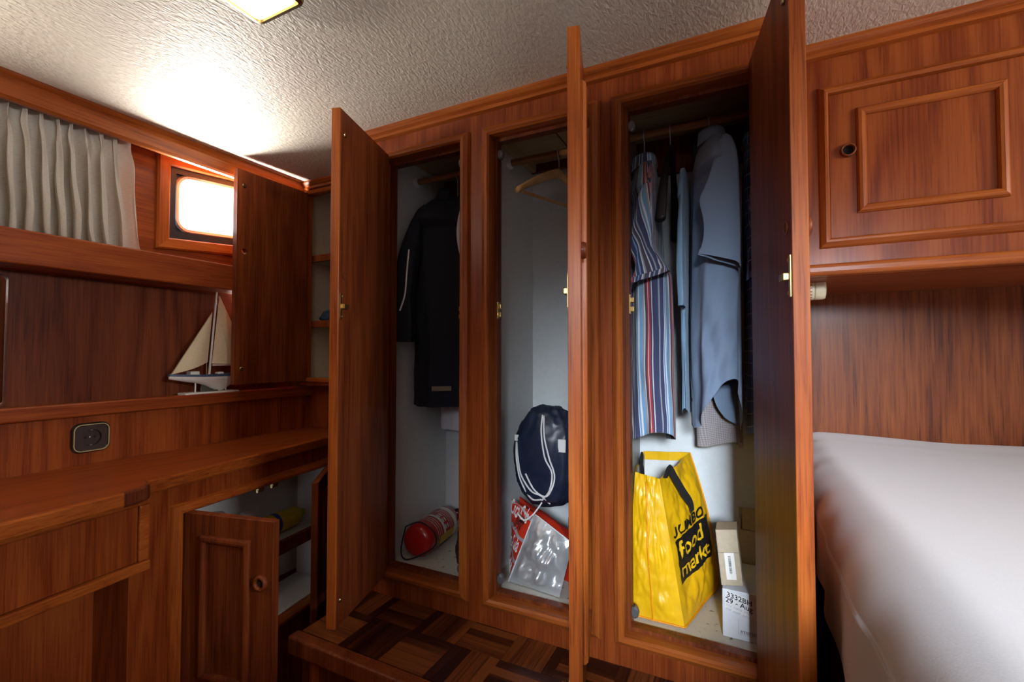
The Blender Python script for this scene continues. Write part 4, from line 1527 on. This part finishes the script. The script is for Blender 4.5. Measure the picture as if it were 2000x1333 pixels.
# ---------------------------------------------------------------- fire extinguisher
fz = ZB + 0.0055
e0, e1 = Vector((-0.842, 1.070, fz + 0.049)), Vector((-0.868, 1.282, fz + 0.049))
ed = (e1 - e0).normalized()
ea = Vector((0, 0, 1))
eb = ed.cross(ea).normalized()
fe = lambda a, b, h: e0 + ea * a + eb * b + ed * h
ex = thing('fire_extinguisher', 'red fire extinguisher lying on the floor of the dark wardrobe', 'extinguisher', (-0.855, 1.17, fz))
bm = bmesh.new()
lathe(bm, [(0, 0.002), (0.030, 0.0), (0.041, 0.004), (0.0465, 0.014), (0.0475, 0.025), (0.0475, 0.175), (0.044, 0.193), (0.032, 0.206), (0.016, 0.211), (0.014, 0.222), (0, 0.222)], fe, 36)
make('cylinder_body', bm, 'red_paint', ex, smooth=True)
for nm, h0, h1, t0, t1, mt in (('label_band', 0.085, 0.096, -1.2, 2.2, 'label_white'), ('label_band', 0.150, 0.170, -1.2, 2.2, 'label_white'), ('label_block', 0.060, 0.150, 1.55, 2.2, 'label_yellow'),
                               ('label_line', 0.052, 0.054, -1.2, 2.2, 'label_white'), ('label_line', 0.062, 0.064, -1.2, 1.5, 'label_white'), ('label_line', 0.072, 0.074, -1.2, 1.5, 'label_white'),
                               ('label_line', 0.124, 0.126, -1.2, 1.5, 'label_white'), ('label_line', 0.134, 0.136, -1.2, 1.5, 'label_white'), ('label_line', 0.142, 0.144, -1.2, 1.5, 'label_white')):
    bm = bmesh.new()
    grid(bm, lambda u, v: fe(0.0479 * math.cos(t0 + (t1 - t0) * u), 0.0479 * math.sin(t0 + (t1 - t0) * u), h0 + (h1 - h0) * v), 20, 2)
    make(nm, bm, mt, ex, smooth=True)
bm = bmesh.new()
for k in range(3):
    for q in range(2):
        tb, hb = 0.25 + 0.42 * k, 0.098 + 0.012 * q
        grid(bm, lambda u, v: fe(0.0479 * math.cos(tb + 0.26 * u), 0.0479 * math.sin(tb + 0.26 * u), hb + 0.006 * v), 4, 1)
make('label_marks', bm, 'label_white', ex)
bm = bmesh.new()
lathe(bm, [(0.017, 0.218), (0.018, 0.232), (0.013, 0.238), (0.011, 0.256), (0, 0.258)], fe, 16)
make('valve', bm, 'steel', ex)
bm = bmesh.new()
tube(bm, [fe(0.012, 0, 0.240), fe(0.020, 0.018, 0.235), fe(0.010, 0.062, 0.205)], 0.006, 8)
tube(bm, [fe(-0.004, 0, 0.246), fe(0.004, 0.030, 0.244), fe(-0.006, 0.080, 0.232)], 0.006, 8)
make('lever', bm, 'black_plastic', ex)
bm = bmesh.new()
tube(bm, smooth_path([fe(0.040, -0.034, 0.002), fe(0.051, 0.004, 0.020), fe(0.020, 0.049, 0.026), fe(-0.012, 0.052, 0.010), fe(-0.046, -0.016, -0.010), fe(-0.030, -0.044, -0.006), fe(0.040, -0.034, 0.002)], 5), 0.0022, 6)
make('wire_bracket', bm, 'black_plastic', ex)
crumple('dark_bag', 'black_cloth', (-0.674, 1.110, fz + 0.0008), (0.042, 0.060, 0.072), 'black crumpled bag at the edge of the dark wardrobe floor', 'bag', 1.7, flat=0.85, amp=0.16)

# ---------------------------------------------------------------- bags in the pale wardrobe
db = thing('drawstring_bag', 'navy nylon drawstring bag with white cords on top of the foil bag', 'bag', (-0.475, 1.14, -0.405))


def dbag(u, v):
    th = 2 * math.pi * u
    ph = math.pi * (v - 0.5)
    cz_, sz_ = math.cos(ph), math.sin(ph)
    d = Vector((math.cos(th) * cz_, math.sin(th) * cz_, sz_))
    e = lambda q, p: math.copysign(abs(q) ** p, q)
    w = 1 + 0.10 * nz(d.x * 2.2, d.y * 2.2, d.z * 1.6 + 4) + 0.06 * nz(d.x * 5, d.y * 5, d.z * 3.5) - 0.06 * abs(nz(d.x * 9, d.y * 9, d.z * 6))
    x = -0.462 + 0.098 * e(d.x, 0.85) * w + 0.03 * max(0, sz_) * 0.2
    y = 1.150 + 0.066 * e(d.y, 0.85) * w
    z = -0.268 + 0.132 * e(sz_, 0.8) * w
    return (x, y, z)


bm = bmesh.new()
grid(bm, dbag, 72, 48, closed_u=True)
bmesh.ops.remove_doubles(bm, verts=bm.verts, dist=0.0003)
make('bag_body', bm, 'navy_nylon', db, smooth=True)


def on_bag(x, z, out=0.004):
    """point on the front of the drawstring bag"""
    best, bp_ = 9, None
    for i in range(37, 72):
        for j in range(4, 45):
            p = dbag(i / 72, j / 48)
            q = (p[0] - x) ** 2 + (p[2] - z) ** 2
            if q < best:
                best, bp_ = q, p
    return Vector((x, bp_[1] - out, z))


cords = [
    [(-0.462, -0.158), (-0.458, -0.20), (-0.447, -0.26), (-0.430, -0.30), (-0.438, -0.345), (-0.462, -0.375)],
    [(-0.458, -0.160), (-0.448, -0.21), (-0.436, -0.26), (-0.423, -0.31), (-0.445, -0.36), (-0.480, -0.350), (-0.505, -0.31)],
    [(-0.533, -0.232), (-0.526, -0.27), (-0.518, -0.315), (-0.490, -0.352), (-0.462, -0.362), (-0.445, -0.385)],
    [(-0.536, -0.232), (-0.531, -0.275), (-0.522, -0.33), (-0.494, -0.375), (-0.462, -0.372)],
]
for c_ in cords:
    bm = bmesh.new()
    tube(bm, smooth_path([on_bag(x, z) for x, z in c_], 6), 0.0023, 6)
    make('drawcord', bm, 'cord_white', db, smooth=True)
bm = bmesh.new()
tube(bm, smooth_path([(-0.452, 1.075, -0.372), (-0.470, 1.062, -0.400), (-0.492, 1.056, -0.416), (-0.512, 1.060, -0.404)], 6), 0.0023, 6)
make('drawcord', bm, 'cord_white', db, smooth=True)
bm = bmesh.new()
p = on_bag(-0.536, -0.222, 0.003)
box(bm, p.x - 0.006, p.x + 0.006, p.y - 0.002, p.y + 0.002, p.z - 0.008, p.z + 0.008, 0.001)
make('corner_tab', bm, 'bottle_white', db)
bm = bmesh.new()
p = on_bag(-0.405, -0.230, 0.002)
box(bm, p.x - 0.010, p.x + 0.010, p.y - 0.001, p.y + 0.002, p.z - 0.016, p.z + 0.016, 0.0006)
make('white_patch', bm, 'print_white', db)

crumple('blue_bag', 'blue_nylon', (-0.372, 1.268, fz + 0.0008), (0.074, 0.050, 0.125), 'royal blue nylon bag squeezed behind the foil bag', 'bag', 5.3, flat=0.9, amp=0.14)

cb = thing('cooler_bag', 'silver foil cooler bag with red printed side under the drawstring bag', 'bag', (-0.46, 1.10, fz))
A = [Vector(p) for p in ((-0.545, 1.075, fz + 0.002), (-0.400, 1.058, fz + 0.002), (-0.372, 1.075, fz + 0.130), (-0.476, 1.085, fz + 0.182))]     # foil flap: bottom left, bottom right, top right, top left
B = [Vector(p) for p in ((-0.568, 1.135, fz + 0.002), (-0.545, 1.075, fz + 0.002), (-0.476, 1.085, fz + 0.182), (-0.550, 1.100, fz + 0.205))]
D = [Vector(p) for p in ((-0.568, 1.20, fz + 0.002), (-0.395, 1.135, fz + 0.002), (-0.375, 1.125, fz + 0.13), (-0.548, 1.145, fz + 0.200))]


def patch(q, bulge, seed, amp=0.006):
    nrm = (q[1] - q[0]).cross(q[3] - q[0]).normalized()

    def fn(u, v, off=0.0):
        p = (q[0] * (1 - u) + q[1] * u) * (1 - v) + (q[3] * (1 - u) + q[2] * u) * v
        k = 4 * min(u * (1 - u), 0.16) / 0.64 * 4 * min(v * (1 - v), 0.16) / 0.64
        w = bulge * math.sin(math.pi * u) * math.sin(math.pi * v) + k * (amp * nz(u * 4 + seed, v * 4, seed) + amp * 0.6 * abs(nz(u * 9, v * 9 + seed, 1)))
        return p + nrm * (w + off)
    return fn


foil_f = patch(A, 0.030, 2.0, 0.022)
bm = bmesh.new()
grid(bm, foil_f, 34, 34)
make('foil_flap', bm, 'foil', cb, smooth=True)
red_f = patch(B, 0.006, 6.0, 0.006)
bm = bmesh.new()
grid(bm, red_f, 20, 24)
make('printed_side', bm, 'foil_red', cb, smooth=True)
bm = bmesh.new()
back_f = patch([D[1], D[0], D[3], D[2]], 0.01, 3.0, 0.006)
grid(bm, back_f, 14, 14)
top_f = patch([A[3], A[2], D[2], D[3]], 0.006, 4.0, 0.004)
grid(bm, top_f, 14, 8)
make('rear_side', bm, 'foil_red', cb, smooth=True)
bm = bmesh.new()
pts = [foil_f(0.002, k / 12) + Vector((-0.001, -0.002, 0)) for k in range(13)] + [foil_f(k / 8, 0.998) + Vector((0, -0.002, 0.001)) for k in range(1, 9)]
tube(bm, pts, 0.0016, 6)
make('hem_binding', bm, 'print_white', cb, smooth=True)
for yy in (0.08, 0.40, 0.82):
    letters('printed_lettering', [('Coca-Cola', 0.05, yy, 0.30, 0.004, 0.35)], 'print_white', cb, lambda a, b: red_f(min(1, a * 0.62), b, 0.0025), 0.08)
letters('printed_word', [('light', 0.55, 0.70, 0.26, 0.006, 0.3)], 'print_black', cb, lambda a, b: red_f(min(1, a * 0.75), b, 0.0028), 0.08)
bm = bmesh.new()
for v0 in (0.30, 0.62, 0.93):
    grid(bm, lambda u, v: red_f(u, min(0.99, v0 + 0.05 * v + 0.05 * math.sin(5 * u)), 0.0018), 14, 2)
make('silver_swash', bm, 'foil', cb, smooth=True)

# ---------------------------------------------------------------- yellow shopping bag
sbg = thing('shopping_bag', 'big yellow supermarket bag with black lettering on the wardrobe floor', 'bag', (-0.16, 1.15, fz))
gl, gn = Vector((-0.240, 1.062, fz + 0.002)), Vector((-0.116, 1.060, fz + 0.002))
pr_, bl = Vector((-0.060, 1.285, fz + 0.006)), Vector((-0.247, 1.285, fz + 0.004))
gtl, gtn = Vector((-0.224, 1.085, -0.272)), Vector((-0.168, 1.075, -0.279))
ptr, btl = Vector((-0.122, 1.262, -0.252)), Vector((-0.240, 1.275, -0.262))


def bagpatch(q, bulge, seed, amp, mid=Vector((0, 0, 0))):
    nrm = (q[1] - q[0]).cross(q[3] - q[0]).normalized()

    def fn(u, v, off=0.0):
        p = (q[0] * (1 - u) + q[1] * u) * (1 - v) + (q[3] * (1 - u) + q[2] * u) * v
        e = 4 * u * (1 - u)
        s = math.sin(math.pi * v)
        k = min(1, e * 1.6) * min(1, 6 * v + 0.2)
        w = bulge * e * s + k * (amp * nz(u * 3 + seed, v * 5, seed) + 0.7 * amp * abs(nz(u * 7 + seed, v * 9, 2.0)) + 0.25 * amp * nz(u * 16, v * 18, seed))
        return p + nrm * (w + off) + mid * (s * (u ** 2))
    return fn


front_f = bagpatch([gn, pr_, ptr, gtn], 0.006, 3.0, 0.010, Vector((0.012, 0.0, 0)))
gus_f = bagpatch([gl, gn, gtn, gtl], 0.012, 8.0, 0.010)
rear_f = bagpatch([bl, gl, gtl, btl], 0.004, 5.0, 0.006)
far_f = bagpatch([pr_, bl, btl, ptr], 0.0, 1.0, 0.003, Vector((0, 0, 0)))
bm = bmesh.new()
grid(bm, front_f, 46, 60)
make('printed_panel', bm, 'bag_yellow', sbg, smooth=True)
bm = bmesh.new()
grid(bm, gus_f, 34, 60)
make('gusset', bm, 'bag_yellow', sbg, smooth=True)
bm = bmesh.new()
grid(bm, rear_f, 20, 30)
make('side_panel', bm, 'bag_yellow', sbg, smooth=True)
bm = bmesh.new()
grid(bm, far_f, 24, 30)
make('far_gusset', bm, 'bag_inside', sbg, smooth=True)
bm = bmesh.new()
for fn in (front_f, gus_f, rear_f):
    grid(bm, lambda u, v, fn=fn: fn(u, 0.1 + 0.895 * v, -0.003), 20, 24)
make('white_lining', bm, 'bag_inside', sbg, smooth=True)
bm = bmesh.new()
grid(bm, lambda u, v: (gl * (1 - u) + gn * u) * (1 - v) + (bl * (1 - u) + pr_ * u) * v + Vector((0, 0, 0.001)), 6, 6)
make('base', bm, 'bag_yellow', sbg)
bm = bmesh.new()
for u in (0.46, ):
    tube(bm, [gus_f(u + 0.01 * math.sin(9 * k / 20), k / 20, 0.001) for k in range(20)], 0.0016, 6)
tube(bm, [gus_f(k / 16, 0.006, 0.001) for k in range(17)] + [front_f(k / 16, 0.006, 0.001) for k in range(1, 17)], 0.002, 6)
tube(bm, [front_f(0.999, k / 20, 0.0005) for k in range(21)], 0.0016, 6)
make('piped_seam', bm, 'bag_seam', sbg, smooth=True)
bm = bmesh.new()
rim = [far_f(k / 16, 0.995) for k in range(17)]
rr = [[p + Vector((0, 0.0015, z)) for p in rim] for z in (-0.020, 0.002)] + [[p + Vector((0, -0.0015, z)) for p in rim] for z in (0.002, -0.020)]
loops(bm, rr, closed=False)
make('rim_band', bm, 'bag_yellow', sbg)
PU0, PU1, PV0, PV1 = 0.08, 0.90, 0.26, 0.545


def pm(a, b, off):
    """print coordinates 0..1 on the printed panel; the print leans with the slumped panel"""
    return front_f(PU0 + (PU1 - PU0) * a, PV0 + (PV1 - PV0) * b + 0.02 * a, off)


bm = bmesh.new()
grid(bm, lambda u, v: pm(u, v, 0.0014), 26, 26)
make('black_print', bm, 'print_black', sbg, smooth=True)
letters('print_words', [('food', 0.06, 0.56, 0.54, 0.008, 0), ('markt', 0.06, 0.12, 0.46, 0.008, 0)], 'print_yellow', sbg, lambda a, b: pm(min(1, a * 0.72), b, 0.0026), 0.05)
letters('print_name', [('UMBO', 0.20, 1.05, 0.36, 0.010, 0)], 'print_black', sbg, lambda a, b: pm(a * 0.72, b, 0.0022), 0.05)
bm = bmesh.new()                                     # a J with a full hook, like the printed one
hook = [(0.105, 0.31), (0.165, 0.31), (0.165, 0.10), (0.150, 0.045), (0.110, 0.012), (0.060, 0.010), (0.015, 0.045), (0.0, 0.095), (0.055, 0.105), (0.065, 0.075), (0.085, 0.068), (0.100, 0.080), (0.105, 0.11)]
jv = [bm.verts.new(pm((x - 0.01) * 0.72, 1.05 + y * 0.80, 0.0022)) for x, y in hook]
for q in ((0, 1, 2, 12), (12, 2, 3, 11), (11, 3, 4, 10), (10, 4, 5, 9), (9, 5, 6, 8), (8, 6, 7)):
    bm.faces.new([jv[i] for i in q])
make('print_initial', bm, 'print_black', sbg)
# carrying straps
for pts in ([front_f(0.10, 0.985, 0.004), front_f(0.13, 1.0, 0.014) + Vector((0, 0, 0.012)), front_f(0.22, 0.95, 0.016), front_f(0.35, 0.83, 0.014), front_f(0.50, 0.72, 0.008), front_f(0.52, 0.66, 0.006)],
            [rear_f(0.55, 0.97, -0.004), rear_f(0.6, 1.0, -0.006) + Vector((0, 0, 0.016)), rear_f(0.75, 1.0, -0.012) + Vector((0, 0, 0.006)), rear_f(0.85, 0.90, -0.016)]):
    sp = smooth_path(pts, 6)
    bm = bmesh.new()
    rr = []
    for i, p in enumerate(sp):
        d = (sp[min(i + 1, len(sp) - 1)] - sp[max(i - 1, 0)]).normalized()
        s_ = d.cross(Vector((1, -0.25, 0))).normalized()
        o_ = d.cross(s_).normalized()
        rr.append([p + s_ * 0.0115 + o_ * 0.0008, p - s_ * 0.0115 + o_ * 0.0008, p - s_ * 0.0115 - o_ * 0.0008, p + s_ * 0.0115 - o_ * 0.0008])
    loops(bm, rr, True, True, True)
    make('strap', bm, 'black_cloth', sbg)

# ---------------------------------------------------------------- boxes in the corner of the shirt wardrobe
px = thing('parcel_box', 'white address-labelled parcel box standing by the wardrobe door', 'box', (0.0, 1.13, fz))
bxm = run_map(-0.043, 1.072, 0.0)
fb = lambda a, t, z: Vector((-0.043 + a, 1.072 + t - 0.02 * a, fz + z))
bm = bmesh.new()
box(bm, 0, 0.090, 0, 0.15, 0.0005, 0.098, 0.001, f=fb, seg=1)
make('carton', bm, 'paper_white', px)
fp = lambda a, b: fb(a, -0.0008, b)
bm = bmesh.new()
loops(bm, [[fb(0.004, -0.0005, 0.060), fb(0.070, -0.0005, 0.044), fb(0.082, -0.0005, 0.080), fb(0.008, -0.0005, 0.096)]], cap0=True)
make('address_label', bm, 'print_white', px)
tilt = lambda a, b: fp(0.008 + a - 0.0 * b, 0.084 + b - 0.22 * a)
letters('address_print', [('3332BH', 0.0, 0.0, 0.0145, 0.0002, 0), ('29 - Aug', -0.002, -0.0115, 0.0145, 0.0002, 0)], 'ink', px, tilt)
bm = bmesh.new()
for row, (n0, n1) in enumerate(((3, 4), (9, 0))):
    x = 0.0
    for k in range(14):
        w_ = rnd.uniform(0.0016, 0.0032)
        zz = -0.0195 - 0.008 * row + rnd.uniform(-0.0008, 0.0008)
        if k not in (3, 9):
            for q in range(2):
                xa = x + q * w_ * 0.6
                vs = [tilt(xa - 0.001, zz), tilt(xa + 0.0003 - 0.001, zz), tilt(xa + 0.001, zz + 0.0045), tilt(xa + 0.0006, zz + 0.0045)]
                bm.faces.new([bm.verts.new(v) for v in vs])
        x += w_ + 0.001
make('faint_handwriting', bm, 'ink_faint', px, recalc=False)
bm = bmesh.new()
for x0_, x1_, z0_, z1_ in ((0.030, 0.0304, 0.012, 0.042), (0.052, 0.0524, 0.012, 0.045), (0.030, 0.088, 0.012, 0.0124)):
    vs = [fp(x0_, z0_), fp(x1_, z0_), fp(x1_, z1_), fp(x0_, z1_)]
    bm.faces.new([bm.verts.new(v) for v in vs])
for k in range(16):
    x0_ = 0.034 + 0.003 * k
    vs = [fp(x0_, 0.014), fp(x0_ + rnd.uniform(0.0008, 0.0022), 0.014), fp(x0_ + 0.002, 0.021), fp(x0_, 0.021)]
    bm.faces.new([bm.verts.new(v) for v in vs])
make('form_print', bm, 'ink_faint', px, recalc=False)

bxc = thing('cardboard_box', 'narrow brown cardboard box leaning on the white parcel', 'box', (-0.02, 1.12, fz + 0.0985))
ct = math.radians(-11)


def fc_(a, t, z):
    x, zz = a * math.cos(ct) - z * math.sin(ct) * -1, a * math.sin(ct) * -1 + z * math.cos(ct)
    return Vector((-0.0445 + a * math.cos(ct) - z * 0.10, 1.078 + t + 0.10 * z, fz + 0.101 + z * math.cos(ct) + a * 0.16))


bm = bmesh.new()
box(bm, 0, 0.042, 0, 0.055, 0.0, 0.112, 0.001, f=fc_, seg=1)
make('carton', bm, 'cardboard', bxc)
bm = bmesh.new()
box(bm, 0.012, 0.031, -0.0006, -0.0001, 0.012, 0.066, f=fc_)
make('paper_sticker', bm, 'label_white', bxc)
bm = bmesh.new()
for k in range(20):
    z0_ = 0.024 + 0.0018 * k
    box(bm, 0.019, 0.024, -0.0009, -0.0006, z0_, z0_ + rnd.uniform(0.0006, 0.0013), f=fc_)
make('barcode', bm, 'ink', bxc)
bm = bmesh.new()
box(bm, 0.0005, 0.0415, -0.0006, -0.0001, 0.0655, 0.0665, f=fc_)
make('flap_seam', bm, 'card_dark', bxc)
b2x = thing('cardboard_box', 'dark open cardboard carton behind the narrow brown box', 'box', (0.02, 1.22, fz))
bm = bmesh.new()
for r in ((-0.012, 0.050, 1.235, 1.239, 0.0005, 0.17), (-0.012, 0.050, 1.315, 1.319, 0.0005, 0.20), (-0.012, -0.008, 1.239, 1.315, 0.0005, 0.18), (0.046, 0.050, 1.239, 1.315, 0.0005, 0.18)):
    box(bm, r[0], r[1], r[2], r[3], fz + r[4], fz + r[5])
make('carton_walls', bm, 'cardboard', b2x)
bm = bmesh.new()
box(bm, 0.0, 0.048, 0, 0.002, 0, 0.075, f=lambda a, t, z: Vector((-0.004 + a, 1.236 + t - 0.55 * z, fz + 0.172 + 0.8 * z)))
make('open_flap', bm, 'cardboard', b2x)
